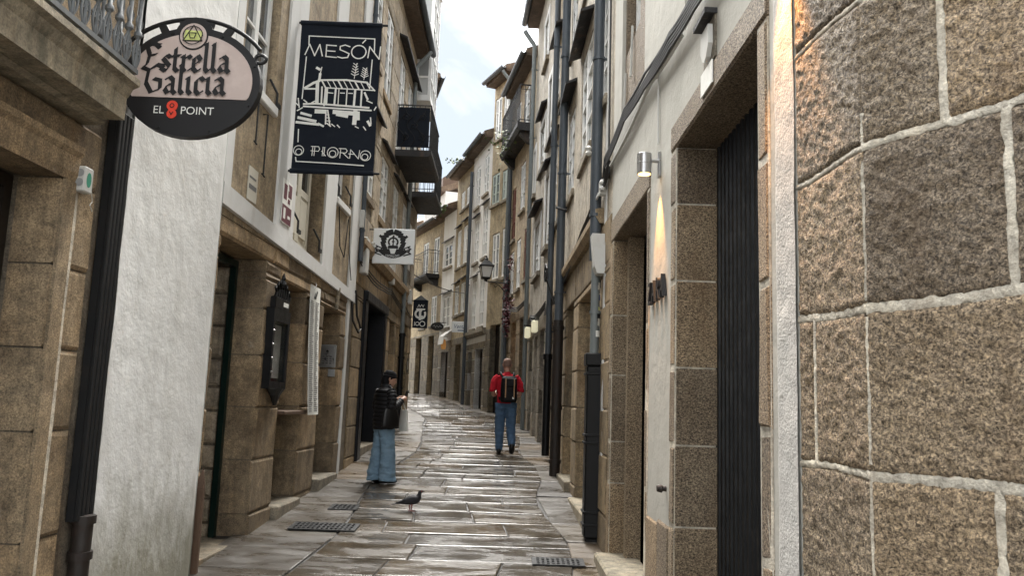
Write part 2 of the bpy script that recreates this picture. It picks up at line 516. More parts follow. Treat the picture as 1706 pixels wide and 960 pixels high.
def xr(y):
    return lerp_table(y, [-10, 1.2, 2.05, 2.48, 2.94, 8.2, 13.8, 16.3, 20.2, 23.4, 24.86, 27.37, 29.7, 31.2, 34.4, 40],
                      [4.5, 1.7, 1.305, 1.105, 1.058, 1.02, .885, .74, .46, -.1, -.764, -1.476, -2.18, -2.758, -4.16, -6.6])


mb = MB()
ys = [-40, -20, -8, -4, 0, 2, 4, 5, 6, 10, 15, 20, 25, 31, 38, 45, 70, 120]
for i in range(len(ys) - 1):
    a, b = ys[i], ys[i + 1]
    mb.quad((-90, a, gz(a) - .03), (90, a, gz(a) - .03), (90, b, gz(b) - .03), (-90, b, gz(b) - .03))
mk('ground', mb, M['earth'], kind='structure')

mb = MB()
y = -6.0
while y < 40:
    b = y + .5
    mb.quad((xl(y) - .3, y, gz(y) - .02), (xr(y) + .35, y, gz(y) - .02), (xr(b) + .35, b, gz(b) - .02), (xl(b) - .3, b, gz(b) - .02))
    y = b
street = mk('street', mb, M['pavjoint'], kind='structure')


def slab_mesh(m, c, top=0.0, b=.007, th=.05):
    """c: four plan corners; top surface follows the street"""
    cx = sum(p[0] for p in c) / 4; cy = sum(p[1] for p in c) / 4
    tx, ty = rnd.uniform(-.006, .006), rnd.uniform(-.022, .012)
    def hz(p): return gz(p[1]) + top + tx * (p[0] - cx) + ty * (p[1] - cy)
    lo = [(p[0], p[1], gz(p[1]) - th) for p in c]
    md = [(p[0], p[1], hz(p) - b * .8) for p in c]
    up = []
    for p in c:
        d = Vector((cx - p[0], cy - p[1])); k = b * 1.3
        up.append((p[0] + math.copysign(k, d.x), p[1] + math.copysign(k, d.y), hz(p)))
    return m.add(lo + md + up, [(0, 1, 5, 4), (1, 2, 6, 5), (2, 3, 7, 6), (3, 0, 4, 7), (4, 5, 9, 8), (5, 6, 10, 9), (6, 7, 11, 10), (7, 4, 8, 11), (8, 9, 10, 11)])


slabs = []          # (distance, corners, material)
j = lambda a=.012: rnd.uniform(-a, a)
GAP = .0105
# border slabs laid lengthways along both walls
for side in (0, 1):
    y = 4.6
    while y < 33:
        ln = rnd.uniform(.8, 1.7); b = min(y + ln, 33.2)
        def edge(t, k):
            w = (.78 + .12 * math.sin(t * .9)) if side == 0 else (.42 + .1 * math.sin(t * 1.3))
            if t > 20: w *= .7
            return (xl(t) - .12, xl(t) + w) if side == 0 else (xr(t) - w, xr(t) + .16)
        a0, a1 = edge(y, 0); b0, b1 = edge(b, 0)
        slabs.append((y, [(a0, y + GAP), (a1 - GAP, y + GAP + j(.01)), (b1 - GAP, b - GAP), (b0, b - GAP + j(.01))], 'pavdull'))
        y = b
def inner(t):
    wl_ = (.78 + .12 * math.sin(t * .9)); wr_ = (.42 + .1 * math.sin(t * 1.3))
    if t > 20: wl_ *= .7; wr_ *= .7
    return xl(t) + wl_, xr(t) - wr_
y = 4.6
row = 0
while y < 33:
    dep = rnd.uniform(.42, .68)
    b = y + dep
    a0, a1 = inner(y); b0, b1 = inner(b)
    cuts = [0.0]; w = a1 - a0
    x = rnd.uniform(.35, 1.1)
    while x < w - .35:
        cuts.append(x / w); x += rnd.uniform(.65, 1.45)
    cuts.append(1.0)
    skew = rnd.uniform(-.02, .02)
    for k in range(len(cuts) - 1):
        f0, f1 = cuts[k], cuts[k + 1]
        q0, q1 = j(.006) if 0 < k else 0, j(.006)
        slabs.append((y, [(a0 + w * f0 + GAP, y + GAP + skew * f0 + j(.006)), (a0 + w * f1 - GAP, y + GAP + skew * f1 + j(.006)),
                          (b0 + (b1 - b0) * f1 - GAP, b - GAP + skew * f1 + j(.004)), (b0 + (b1 - b0) * f0 + GAP, b - GAP + skew * f0 + j(.004))], 'pav'))
    y = b; row += 1
slabs.sort(key=lambda s: s[0])
rest = MB()
for i, (d, c, mt) in enumerate(slabs):
    top = rnd.uniform(-.004, .004)
    if i < 300:
        mk('paving_slab', slab_mesh(MB(), c, top), M[mt], street)
    else:
        slab_mesh(rest, c, top)
if rest.f:
    mk('distant_paving', rest, M['pav'], street, kind='stuff')


# ---------------------------------------------------------------- facade helper
class House:
    """A street front. u runs along the wall away from the camera, v outward over the street, z is height above the camera's datum."""
    def __init__(s, name, label, A, B, side, cat='building', group=None, bu=0.0):
        s.A = Vector((A[0], A[1])); s.B = Vector((B[0], B[1])); d = s.B - s.A
        s.L = d.length; s.d = d.normalized()
        s.sg = 1 if side == 'R' else -1
        s.n = Vector((-s.d.y, s.d.x)) * s.sg
        s.bu = bu; b0 = s.A + s.d * bu; s.z0 = gz(b0.y)
        s.o = thing(name, label, cat, (b0.x, b0.y, s.z0), math.atan2(d.y, d.x), group)
    def fn(s, u, v, z): return (u - s.bu, v * s.sg, z - s.z0)
    def mk(s, name, mb, mat, parent=None, **k):
        return mk(name, mb, M[mat] if isinstance(mat, str) else mat, parent or s.o, fn=s.fn, **k)
    def world(s, u, v, z):
        p = s.A + s.d * u + s.n * v
        return Vector((p.x, p.y, z))
    def gnd(s, u): return gz((s.A + s.d * u).y)
    def wall(s, mat, u0, u1, z0, z1, ops=(), v=0.0, depth=.3, shell=3.0, name='wall', grow=0.0):
        ops = [(a - grow, b + grow, c, d + grow) for a, b, c, d in ops]
        us = sorted({u0, u1, *[x for o in ops for x in o[:2] if u0 < x < u1]})
        zs = sorted({z0, z1, *[x for o in ops for x in o[2:] if z0 < x < z1]})
        m = MB()
        for i in range(len(us) - 1):
            for k in range(len(zs) - 1):
                cu, cz = (us[i] + us[i + 1]) / 2, (zs[k] + zs[k + 1]) / 2
                if any(o[0] < cu < o[1] and o[2] < cz < o[3] for o in ops): continue
                m.quad((us[i], v, zs[k]), (us[i + 1], v, zs[k]), (us[i + 1], v, zs[k + 1]), (us[i], v, zs[k + 1]))
        for a, b, c, d in ops:
            a, b, c, d = max(a, u0), min(b, u1), max(c, z0), min(d, z1)
            for q in (((a, c), (a, d)), ((b, c), (b, d)), ((a, d), (b, d)), ((a, c), (b, c))):
                m.quad((q[0][0], v, q[0][1]), (q[1][0], v, q[1][1]), (q[1][0], -depth - .3, q[1][1]), (q[0][0], -depth - .3, q[0][1]))
        if shell:
            for u in (u0, u1): m.quad((u, v, z0), (u, -shell, z0), (u, -shell, z1), (u, v, z1))
            m.quad((u0, v, z1), (u1, v, z1), (u1, -shell, z1), (u0, -shell, z1))
            m.quad((u0, -shell, z0), (u1, -shell, z0), (u1, -shell, z1), (u0, -shell, z1))
        return s.mk(name, m, mat, recalc=False)
    def ashlar(s, mat, u0, u1, zs, ops=(), depth=.3, ln=(.5, 1.0), gap=.006, v=.012, b=.012, jit=.006, parent=None):
        zs = list(zs)
        for o in ops:
            for t in (o[3],):
                if zs[0] < t < zs[-1]:
                    near = min(range(1, len(zs) - 1), key=lambda i: abs(zs[i] - t)) if len(zs) > 2 else None
                    if near is not None and abs(zs[near] - t) < .2 and not any(abs(zs[near] - p[3]) < 1e-6 for p in ops): zs[near] = t
                    elif all(abs(z - t) > 1e-6 for z in zs): zs.append(t)
        zs.sort()
        for k in range(len(zs) - 1):
            za, zb = zs[k], zs[k + 1]
            if zb - za < .03: continue
            free = [(u0, u1)]
            for o in ops:
                if o[2] < zb - .01 and o[3] > za + .01:
                    nf = []
                    for a, c in free:
                        if o[1] <= a or o[0] >= c: nf.append((a, c)); continue
                        if o[0] - a > .03: nf.append((a, o[0]))
                        if c - o[1] > .03: nf.append((o[1], c))
                    free = nf
            lint = [(o[0] - .22, o[1] + .22) for o in ops if abs(o[3] - za) < 1e-6]
            for a, c in free:
                cut = [a]; x = a
                marks = [l for l in lint if a - .01 <= l[0] + .22 and l[1] - .22 <= c + .01]
                while x < c - 1e-6:
                    nx = x + rnd.uniform(*ln)
                    hit = next((l for l in marks if l[0] < nx and l[1] > x + .01), None)
                    if hit:
                        st = max(hit[0], a)
                        if st - x > .15: cut.append(st)
                        nx = min(hit[1], c)
                    if c - nx < ln[0] * .55: nx = c
                    cut.append(nx); x = nx
                for i in range(len(cut) - 1):
                    p, q = cut[i], cut[i + 1]
                    if q - p < .02: continue
                    m = MB().stone(p + (gap if p > a + 1e-6 else 0), q - (gap if q < c - 1e-6 else 0), za + gap, zb - gap, -depth, v + rnd.uniform(-.004, .005), b, jit)
                    s.mk('stone', m, mat, parent)
    def window(s, u0, u1, z0, z1, v=-.14, cols=2, rows=3, mat='wood_white', glass='glassw', fr=.06, bar=.028, panes=True, sill=None, casing=None, bottom_panel=0):
        m = MB(); t = .05
        m.box(u0, u0 + fr, v - t, v, z0, z1); m.box(u1 - fr, u1, v - t, v, z0, z1)
        m.box(u0 + fr, u1 - fr, v - t, v, z1 - fr, z1); m.box(u0 + fr, u1 - fr, v - t, v, z0, z0 + fr)
        iu0, iu1, iz0, iz1 = u0 + fr, u1 - fr, z0 + fr, z1 - fr
        if bottom_panel:
            m.box(iu0, iu1, v - t * .7, v - .014, iz0, iz0 + bottom_panel); m.box(iu0, iu1, v - t, v - .002, iz0 + bottom_panel, iz0 + bottom_panel + fr)
            iz0 += bottom_panel + fr
        cu = [iu0 + (iu1 - iu0) * i / cols for i in range(cols + 1)]; cz = [iz0 + (iz1 - iz0) * k / rows for k in range(rows + 1)]
        for i in range(1, cols):
            w = fr * .85 if cols % 2 == 0 and i == cols // 2 else bar / 2
            zz = z0 + fr if bottom_panel else iz0
            m.box(cu[i] - w, cu[i] + w, v - t * .8, v + .006, zz, iz1)
        for k in range(1, rows): m.box(iu0, iu1, v - t * .7, v + .003, cz[k] - bar / 2, cz[k] + bar / 2)
        w = s.mk('window', m, mat, recalc=False)
        if panes:
            for i in range(cols):
                for k in range(rows):
                    s.mk('pane', MB().quad((cu[i], v - .03, cz[k]), (cu[i + 1], v - .03, cz[k]), (cu[i + 1], v - .03 + rnd.uniform(-.004, .004), cz[k + 1]), (cu[i], v - .03, cz[k + 1])), glass, w, recalc=False)
        else:
            s.mk('pane', MB().quad((iu0, v - .03, iz0), (iu1, v - .03, iz0), (iu1, v - .03, iz1), (iu0, v - .03, iz1)), glass, w, recalc=False)
        s.mk('window_back', MB().box(u0 - .02, u1 + .02, v - .22, v - .1, z0 - .02, z1 + .02), 'black', w)
        if sill: s.mk('sill', MB().cbox(u0 - .08, u1 + .08, -.02, .05, z0 - .12, z0 - .01, .012), sill, w)
        if casing:
            c = .13
            f = MB().box(u0 - c, u0, -.01, .022, z0 - .02, z1 + c).box(u1, u1 + c, -.01, .022, z0 - .02, z1 + c).box(u0, u1, -.01, .022, z1, z1 + c)
            s.mk('casing', f, casing, w)
        return w
    def drip(s, u0, u1, z, out=.22, mat='slate'):
        out *= .55
        m = MB().prism_u([(-.02, z - .02), (out, z - .10), (out, z - .065), (-.02, z + .03)], u0, u1)
        return s.mk('drip_slab', m, mat)
    def downpipe(s, u, zb, zt, v=.09, r=.05, mat='bluepipe', elbow=None, rings=None):
        pts = [(u, v, zb), (u, v, zt)]
        if elbow: pts += [(u, v + .03, zt + .08), (u, elbow[0] - .05, zt + elbow[1] - .08), (u, elbow[0], zt + elbow[1])]
        o = s.mk('downpipe', MB().tube(pts, r, 12), mat, smooth=60)
        z = zb + .5
        while z < zt:
            s.mk('pipe_bracket', MB().tube([(u, v, z), (u, v, z + .035)], r * 1.22, 12).box(u - .012, u + .012, -.01, v, z + .005, z + .03), mat, o)
            z += rnd.uniform(1.5, 2.1)
        return o
    def door(s, u0, u1, zt, v=-.3, mat='wood_dark', glass=None, zb=None):
        zb = s.gnd((u0 + u1) / 2) - .1 if zb is None else zb
        m = MB().box(u0, u0 + .07, v - .06, v, zb, zt).box(u1 - .07, u1, v - .06, v, zb, zt).box(u0 + .07, u1 - .07, v - .06, v, zt - .08, zt)
        mid = (u0 + u1) / 2
        if not glass:
            for a, c in ((u0 + .07, mid - .006), (mid + .006, u1 - .07)):
                m.box(a, c, v - .05, v - .02, zb, zt - .08)
                for za, zc in ((zb + .25, zb + 1.0), (zb + 1.12, zt - .2)):
                    m.cbox(a + .08, c - .08, v - .022, v - .004, za, zc, .012)
        d = s.mk('door', m, mat, recalc=False)
        if glass:
            s.mk('pane', MB().box(u0 + .07, u1 - .07, v - .045, v - .03, zb + .1, zt - .08), glass, d)
            s.mk('door_rail', MB().box(u0 + .07, u1 - .07, v - .06, v - .004, zb, zb + .12).box(mid - .03, mid + .03, v - .06, v - .004, zb + .12, zt - .08), mat, d)
        s.mk('door_handle', MB().tube([(mid + .06, v - .02, zb + 1.1), (mid + .06, v + .05, zb + 1.1), (mid + .13, v + .05, zb + 1.1)], .012, 6), 'iron', d)
        return d
    def step(s, u0, u1, out=.1, v0=-.35, h=.13, mat='ashlar3'):
        zt = max(s.gnd(u0), s.gnd(u1)) + h * .5
        return s.mk('door_step', MB().cbox(u0, u1, v0, out, min(s.gnd(u0), s.gnd(u1)) - .2, zt, .015), mat)
    def eave(s, u0, u1, z, out=.45, rise=.42, back=3.0, gutter='bluepipe', soffit='soffit', gr=.075, th=.13):
        r = s.mk('roof', MB().prism_u([(out, z), (out, z + th), (-back, z + th + (out + back) * rise), (-back, z + (out + back) * rise - .3), (-.02, z)], u0, u1), 'roof')
        s.mk('soffit', MB().box(u0 + .01, u1 - .01, -.05, out - .02, z - .05, z - .004), soffit, r)
        n = 10
        # half-round gutter hung from the eave
        g = MB(); pr = []
        for k in range(n + 1):
            t = math.pi * k / n
            pr.append((out + gr + gr * math.cos(t) * -1, z + .07 - gr * math.sin(t)))
        pr2 = [(out + gr + (gr - .012) * -math.cos(math.pi * k / n), z + .07 - (gr - .012) * math.sin(math.pi * k / n)) for k in range(n, -1, -1)]
        g.prism_u(pr + pr2, u0, u1)
        g2 = s.mk('gutter', g, gutter, r, smooth=40)
        return r
    def cornice(s, u0, u1, z, out=.14, h=.16, mat='ashlar3', name='string_course'):
        return s.mk(name, MB().prism_u([(-.02, z), (out * .5, z), (out, z + h * .5), (out, z + h), (-.02, z + h + .02)], u0, u1), mat)
    def cable(s, pts, r=.009, mat='cable', name='cable', parent=None, n=5):
        out = []
        for i in range(len(pts) - 1):
            a, b = Vector(pts[i]), Vector(pts[i + 1])
            for k in range(6):
                t = k / 6; p = a.lerp(b, t); p.z -= .03 * (b - a).length * 4 * t * (1 - t) * .5; out.append(p)
        out.append(Vector(pts[-1]))
        return s.mk(name, MB().tube(out, r, n), mat, parent)
    def balcony(s, u0, u1, z, out, h=1.0, th=.14, slab='concrete', rail='iron', step_=.11, corbel=True, r=.008, name='balcony'):
        b = s.mk(name, MB().prism_u([(-.05, z - th), (out - .06, z - th), (out, z - th * .5), (out, z), (-.05, z)], u0, u1), slab)
        if corbel:
            for u in (u0 + .12, u1 - .3):
                s.mk('corbel', MB().prism_u([(-.05, z - th - .3), (.1, z - th - .28), (out * .75, z - th - .06), (out * .75, z - th - .002), (-.05, z - th - .002)], u, u + .18), slab, b)
        if rail:
            o = out - .05
            for zz, rr in ((z + .08, r * 1.3), (z + h, r * 1.9), (z + h - .12, r)):
                s.mk('rail', MB().tube([(u0 + .04, 0, zz), (u0 + .04, o, zz), (u1 - .04, o, zz), (u1 - .04, 0, zz)], rr, 6), rail, b)
            pts = []
            x = u0 + .04
            while x <= u1 - .03: pts.append((x, o)); x += step_
            y2 = o - step_
            while y2 > .02: pts += [(u0 + .04, y2), (u1 - .04, y2)]; y2 -= step_
            for (pu, pv) in pts:
                s.mk('baluster', MB().tube([(pu, pv, z), (pu, pv, z + h)], r, 5), rail, b)
        return b


def joints(z0, z1, a=.36, b=.5):
    zs = [z0]
    while zs[-1] < z1 - b * 1.2: zs.append(zs[-1] + rnd.uniform(a, b))
    zs.append(z1); return zs


# ================================================================ LEFT SIDE
LX = lambda Y: -2.74 + .0213 * (Y - 5)
LA, LB = (LX(3.4), 3.4), (LX(13.0), 13.0)

# ---- stone house with portal and balcony (nearest, left)
H = House('stone_portal_house', 'brown stone house with deep portal under an iron balcony, nearest on the left', LA, LB, 'L', bu=0.5)
op = [(-.55, 1.33, -.3, 2.95)]
H.wall('joint', -2.6, 1.99, -.4, 9.0, op, v=-.012, depth=.42, grow=.012)
H.ashlar('ashlar', -2.6, 1.72, [-.4, .28, .80, 1.43, 1.92, 2.42, 2.95, 3.34], op, depth=.26, ln=(.6, 1.1), jit=.014, b=.016)
H.ashlar('ashlar', -2.6, 1.99, joints(3.60, 6.4, .45, .6), [(.0, .95, 3.6, 5.8)], depth=.2, ln=(.5, .9))
H.window(.0, .95, 3.62, 5.8, v=-.16, cols=2, rows=3, mat='wood_white', glass='glass', bottom_panel=.6)
# moulded frame round the portal
f = MB().prism_u([(-.1, 2.99), (.02, 2.95), (.035, 3.0), (.035, 3.10), (.055, 3.13), (.055, 3.17), (-.1, 3.17)], -.7, 1.46)
H.mk('portal_lintel_moulding', f, 'ashlar')
H.mk('portal_frame_moulding', MB().box(1.335, 1.455, .010, .03, -.3, 2.945), 'ashlar')
H.mk('mortar_seam', MB().prism([(1.462, -.2), (1.51, -.2), (1.498, .8), (1.505, 1.5), (1.492, 2.1), (1.50, 2.7), (1.49, 2.96), (1.465, 2.96), (1.47, 2.1), (1.462, 1.2)], .016, .021), 'mortar')
H.door(-.55, 1.33, 2.95, v=-.29, mat='wood_dark')
H.step(-.55, 1.33, .04, -.28, .12)
# grooved dark cover over the downpipe, cast iron foot below
c = MB().box(1.79, 1.985, .0, .05, .86, 3.55)
for k in range(4): c.cbox(1.797 + k * .047, 1.832 + k * .047, .045, .075, .86, 3.55, .006)
cv = H.mk('pipe_cover', c, 'darkslat')
ft = H.mk('downpipe', MB().tube([(1.885, .065, gz(5.2) - .05), (1.885, .065, .88)], .06, 14), 'rust', smooth=50)
for z in (.30, .62, .84): H.mk('pipe_collar', MB().tube([(1.885, .065, z), (1.885, .065, z + .05)], .074, 14), 'rust', ft, smooth=50)
# shallow balcony
bal = H.mk('balcony', MB().prism_u([(-.05, 3.36), (.285, 3.36), (.285, 3.50), (.30, 3.52), (.32, 3.56), (.36, 3.58), (.36, 3.62), (-.05, 3.62)], -2.2, 1.45), 'concrete')
H.mk('balcony_moulding', MB().prism_u([(-.03, 3.34), (.10, 3.34), (.14, 3.357), (-.03, 3.357)], -2.2, 1.5), 'concrete', bal)
H.mk('rail', MB().box(-2.2, 1.44, .315, .345, 3.655, 3.685), 'castiron', bal)
H.mk('rail', MB().box(-2.2, 1.44, .31, .35, 4.55, 4.60), 'castiron', bal)
H.mk('rail', MB().box(1.405, 1.435, .0, .312, 3.655, 3.685), 'castiron', bal)


def cast_baluster(u, v):
    p = [(.010, 0), (.014, .02), (.012, .05), (.010, .17), (.012, .20), (.026, .215), (.026, .235), (.014, .25), (.013, .60), (.026, .63), (.012, .66), (.010, .86)]
    o = H.mk('baluster', MB().lathe(p, (u, v, 3.685), 8), 'castiron', bal, smooth=40)
    for sgn in (-1, 1):
        for z, a, h in ((.0, .028, .19), (.255, .022, .10)):
            pts = []
            for k in range(13):
                t = k / 12
                pts.append((u + sgn * (.012 + a * math.sin(t * math.pi * 1.05)), v, 3.69 + z + h * t))
            H.mk('scroll', MB().tube(pts, [.005 + .004 * math.sin(t * math.pi / 12) for t in range(13)], 5), 'castiron', o, smooth=40)
        pts = [(u + sgn * (.030 + .018 * math.cos(t)), v, 3.69 + .115 + .02 * math.sin(t)) for t in [q * .6 for q in range(10)]]
        H.mk('scroll', MB().tube(pts, .005, 5), 'castiron', o, smooth=40)
u = 1.42
while u > -1.4:
    cast_baluster(u, .33); u -= .118
for v in (.21, .09): cast_baluster(1.42, v)
u = 1.3
while u > -1.2:
    pts = [(u + .05 * math.cos(t), .33, 3.637 + .013 * math.sin(t)) for t in [q * .7 for q in range(10)]]
    H.mk('scroll', MB().tube(pts, .005, 5), 'castiron', bal); u -= .24
H.eave(-2.6, 2.0, 9.0)

ab = thing('alarm_box', 'small pale alarm box with green mark beside the stone portal', 'alarm box', H.world(1.50, 0, 2.90), H.o.rotation_euler.z)
L = lambda u, v, z: (u, -v, z)
mk('box_body', MB().cbox(-.05, .05, .012, .075, 0, .16, .008), M['plastic'], ab, fn=L)
mk('box_mark', MB().lathe([(.032, 0), (.032, .002)], (0, 0, 0), 14), M['greenprint'], ab, fn=lambda x, y, z: (x * .8, -.075 - z, .080 + y * 1.5))
for z in (.055, .115): mk('speaker_hole', MB().lathe([(.02, 0), (.026, .003)], (0, 0, 0), 12), M['greyplastic'], ab, fn=lambda x, y, q, z=z: (-.05 - q, -.044 + x, z + y))
mk('loose_cable', MB().tube([(.05, -.02, .02), (.12, -.03, .04), (.16, -.02, -.02), (.12, -.03, -.05), (.17, -.02, -.08)], .003, 4), M['plastic'], ab)

# ---- white plastered front
W1 = House('white_plaster_front', 'narrow house front in dirty white plaster behind the oval hanging sign', LA, LB, 'L', bu=2.8)
def rough_wall(Hs, mat, u0, u1, z0, z1, v, amp, nu, nz, name='wall', ret=None):
    m = MB(); ed = .045
    us = [u0 + (u1 - u0) * i / nu for i in range(nu + 1)]; zs = [z0 + (z1 - z0) * k / nz for k in range(nz + 1)]
    from mathutils import noise
    for k, z in enumerate(zs):
        for i, u in enumerate(us):
            q = Vector((u * 2.3, z * 2.3, v * 9)); d = amp * (noise.noise(q) + .5 * noise.noise(q * 3.1))
            e = 0
            if u1 - u < ed * 2: e = ed * (1 - (u1 - u) / (ed * 2)) ** 2
            m.v.append((u + (amp * .8 * noise.noise(Vector((z * 3, i, 1))) if i in (0, nu) else 0), v + d - e, z))
    for k in range(nz):
        for i in range(nu):
            a = k * (nu + 1) + i; m.f.append((a, a + 1, a + nu + 2, a + nu + 1))
    o = Hs.mk(name, m, mat, smooth=True, recalc=False)
    b = MB()
    for u in (u0, u1): b.quad((u, v - .02, z0), (u, -.5, z0), (u, -.5, z1), (u, v - .02, z1))
    b.quad((u0, v - .03, z1), (u1, v - .03, z1), (u1, -3, z1), (u0, -3, z1)); b.quad((u0, -.5, z0), (u1, -.5, z0), (u1, -.5, z1), (u0, -.5, z1))
    Hs.mk('wall_return', b, mat, recalc=False)
    return o
rough_wall(W1, 'white', 2.005, 3.73, -.3, 9.0, .06, .006, 40, 200)
W1.eave(2.0, 3.74, 9.0)
sl = thing('brown_board', 'thin brown wooden board standing against the white wall end', 'board', W1.world(3.79, .03, gz(7.2) - .02), W1.o.rotation_euler.z)
mk('board_face', MB().cbox(-.02, .02, -.05, .03, 0, .75, .004).add([(-.02, -.05, .75), (.02, -.05, .75), (.02, .03, .75), (-.02, .03, .75), (0, -.03, .92)], [(0, 1, 4), (1, 2, 4), (2, 3, 4), (3, 0, 4)]), M['wood_brown'], sl)

# ---- tavern with white bands
T = House('stone_tavern', 'brown stone tavern front with white painted bands and green doors', LA, LB, 'L', bu=6.6)
ops = [(3.86, 5.2, -.4, 3.13), (5.95, 6.86, -.4, 3.0), (7.72, 8.79, -.4, 2.93)]
T.wall('joint', 3.74, 9.62, -.4, 3.32, ops, v=-.010, depth=.62, grow=.01, name='ground_floor_wall')
T.ashlar('ashlar', 3.78, 9.12, [-.4, .45, 1.0, 1.55, 2.1, 2.6, 3.32], ops, depth=.34, ln=(.55, 1.2), jit=.018, b=.016)
wops = [(4.05, 5.02, 4.78, 6.7), (5.98, 7.34, 3.5, 5.95), (8.0, 8.8, 4.56, 6.2)]
T.wall('brownwall', 3.74, 9.62, 3.32, 9.6, wops, v=0, depth=.2, name='upper_wall')
bz = lambda u: 3.40 - (u - 3.76) * .036
m = MB()
for (zl, zh) in ((0, .20),):
    a, b = 3.735, 9.56
    vs = [(a, -.01, bz(a)), (b, -.01, bz(b)), (b, -.01, bz(b) + .17), (a, -.01, bz(a) + .22), (a, .045, bz(a)), (b, .045, bz(b)), (b, .045, bz(b) + .15), (a, .045, bz(a) + .20)]
    m.add(vs, [(0, 1, 2, 3), (4, 5, 6, 7), (0, 1, 5, 4), (3, 2, 6, 7), (0, 3, 7, 4), (1, 2, 6, 5)])
T.mk('white_band', m, 'whiteb')
for a, b in ((3.735, 3.93), (5.3, 5.96), (7.36, 7.94), (9.05, 9.56)):
    T.mk('white_pilaster', MB().box(a, b, -.01, .03, bz(b) + .05, 9.5), 'whiteb')
T.mk('white_strip', MB().prism([(9.08, -.2), (9.2, -.2), (9.30, 3.25), (9.16, 3.25)], -.01, .022), 'whiteb')
T.window(4.12, 4.96, 4.8, 6.68, v=-.08, cols=2, rows=3, mat='wood_white', glass='glass', sill='wood_white')
T.window(6.12, 7.18, 3.54, 5.93, v=-.14, cols=2, rows=2, mat='wood_cream', glass='glass', bottom_panel=.62, fr=.09)
for a, b in ((6.26, 6.58), (6.72, 7.04)): T.mk('door_panel', MB().cbox(a, b, -.16, -.13, 3.70, 4.20, .02), 'wood_cream')
T.window(8.06, 8.74, 4.58, 6.18, v=-.10, cols=2, rows=3, mat='wood_white', glass='glass', sill='wood_white')
for (u, z) in ((6.14, 3.78), (7.16, 3.74), (5.02, 4.95), (8.04, 4.72), (8.8, 4.78)):
    T.mk('hinge_stay', MB().tube([(u, -.06, z + .16), (u, .03, z), (u, .03, z - .10)], .014, 6).box(u - .01, u + .10, .02, .045, z - .15, z - .10), 'iron')
for (u, za, zb) in ((4.72, 3.95, 4.6), (4.42, 4.2, 4.7)):
    T.mk('iron_rod', MB().tube([(u, .0, zb), (u, .05, zb), (u, .05, za), (u - .02, .07, za - .03), (u - .05, .05, za)], .009, 6), 'iron')
# doors inside the openings
zb = T.gnd(4.5) - .1
fr = MB().box(5.12, 5.19, -.36, -.30, zb, 3.1).box(3.86, 5.12, -.36, -.30, 3.03, 3.1)
T.mk('green_door_frame', fr, 'green')
# rubble passage behind the open door
T.mk('passage_ceiling', MB().box(3.5, 5.6, -2.6, -.64, 3.05, 3.15), 'joint')
pz = [zb, .35, .6, .9, 1.15, 1.5, 1.75, 2.05, 2.4, 2.75, 3.05]
T.mk('passage_wall', MB().box(5.212, 5.3, -2.6, -.37, zb, 3.05), 'ashlar2')
for k in range(len(pz) - 1):
    v = -.40
    while v > -1.9:
        w = rnd.uniform(.22, .55)
        q = MB().stone(0, w - .03, pz[k] + .015, pz[k + 1] - .015, 0, .035, .022, .018)
        mk('rubble_stone', q, M['palestone'], T.o, fn=lambda a, d, z, v=v: T.fn(5.215 - d, v - a, z))
        v -= w
T.mk('passage_back', MB().box(3.3, 5.5, -2.7, -2.6, zb, 3.1), 'wood_dark')
T.mk('threshold', MB().cbox(3.86, 5.2, -.5, .0, zb - .2, T.gnd(4.5) + .02, .01), 'ashlar3')
T.door(5.95, 6.86, 3.0, v=-.345, mat='green', glass='glassd')
T.step(5.95, 6.86, .10, -.35, .16)
sh = T.mk('counter_shelf', MB().cbox(5.93, 6.88, -.33, .10, 1.46, 1.505, .008), 'wood_brown')
T.door(7.72, 8.79, 2.93, v=-.345, mat='green', glass='glassd')
T.step(7.72, 8.79, .10, -.35, .16)
T.eave(3.74, 9.62, 9.6)
T.cable([(8.15, .02, 4.5), (8.3, .03, 3.9), (8.62, .03, 3.78), (8.75, .03, 4.4)], .008)
T.cable([(8.75, .03, 4.6), (8.9, .04, 3.9), (9.1, .05, 3.5)], .007)
T.downpipe(9.60, 3.9, 9.3, v=.07, r=.04, mat='bluepipe')
T.mk('cable_loop', MB().tube([(9.36, .03, 3.2), (9.40, .05, 2.9), (9.55, .12, 2.72), (9.72, .12, 2.80), (9.60, .07, 3.0), (9.50, .05, 3.4)], .018, 6), 'cable')
T.mk('wall_tube', MB().tube([(8.35, .03, 2.95), (8.42, .03, 3.28)], .03, 10), 'ashlar3')
# menu case
mc = thing('menu_case', 'ornate black wall case with glass front holding the menu', 'menu case', T.world(5.58, 0, 1.63), T.o.rotation_euler.z)
mk('case_frame', MB().box(-.30, -.24, .012, .10, .12, 1.0).box(.24, .30, .012, .10, .12, 1.0).box(-.24, .24, .012, .10, .12, .2).box(-.24, .24, .012, .10, .86, 1.0).box(-.24, .24, .012, .03, .2, .86), M['blackpipe'], mc, fn=L)
mk('menu_sheet', MB().box(-.2, .2, .032, .036, .24, .83), M['paperw'], mc, fn=L)
mk('pane', MB().box(-.24, .24, .080, .085, .2, .86), M['clearglass'], mc, fn=L)
mk('header_plate', MB().cbox(-.26, .26, .03, .095, 1.0, 1.13, .01), M['blackpipe'], mc, fn=L)
mk('header_lettering', MB().box(.02, .2, .0955, .098, 1.04, 1.09), M['printwhite'], mc, fn=L)
cr = MB()
for k in range(7):
    x = -.24 + k * .08; h = .09 + .14 * math.cos((k - 3) / 3 * 1.3)
    cr.tube([(x, .08, 1.12), (x + .03, .08, 1.12 + h * .5), (x - .02, .08, 1.12 + h * .8), (x, .08, 1.12 + h)], [.022, .018, .016, .006], 6)
cr.lathe([(.03, 1.25), (.04, 1.29), (.02, 1.33), (.025, 1.36), (.004, 1.42)], (0, .08, 0), 8)
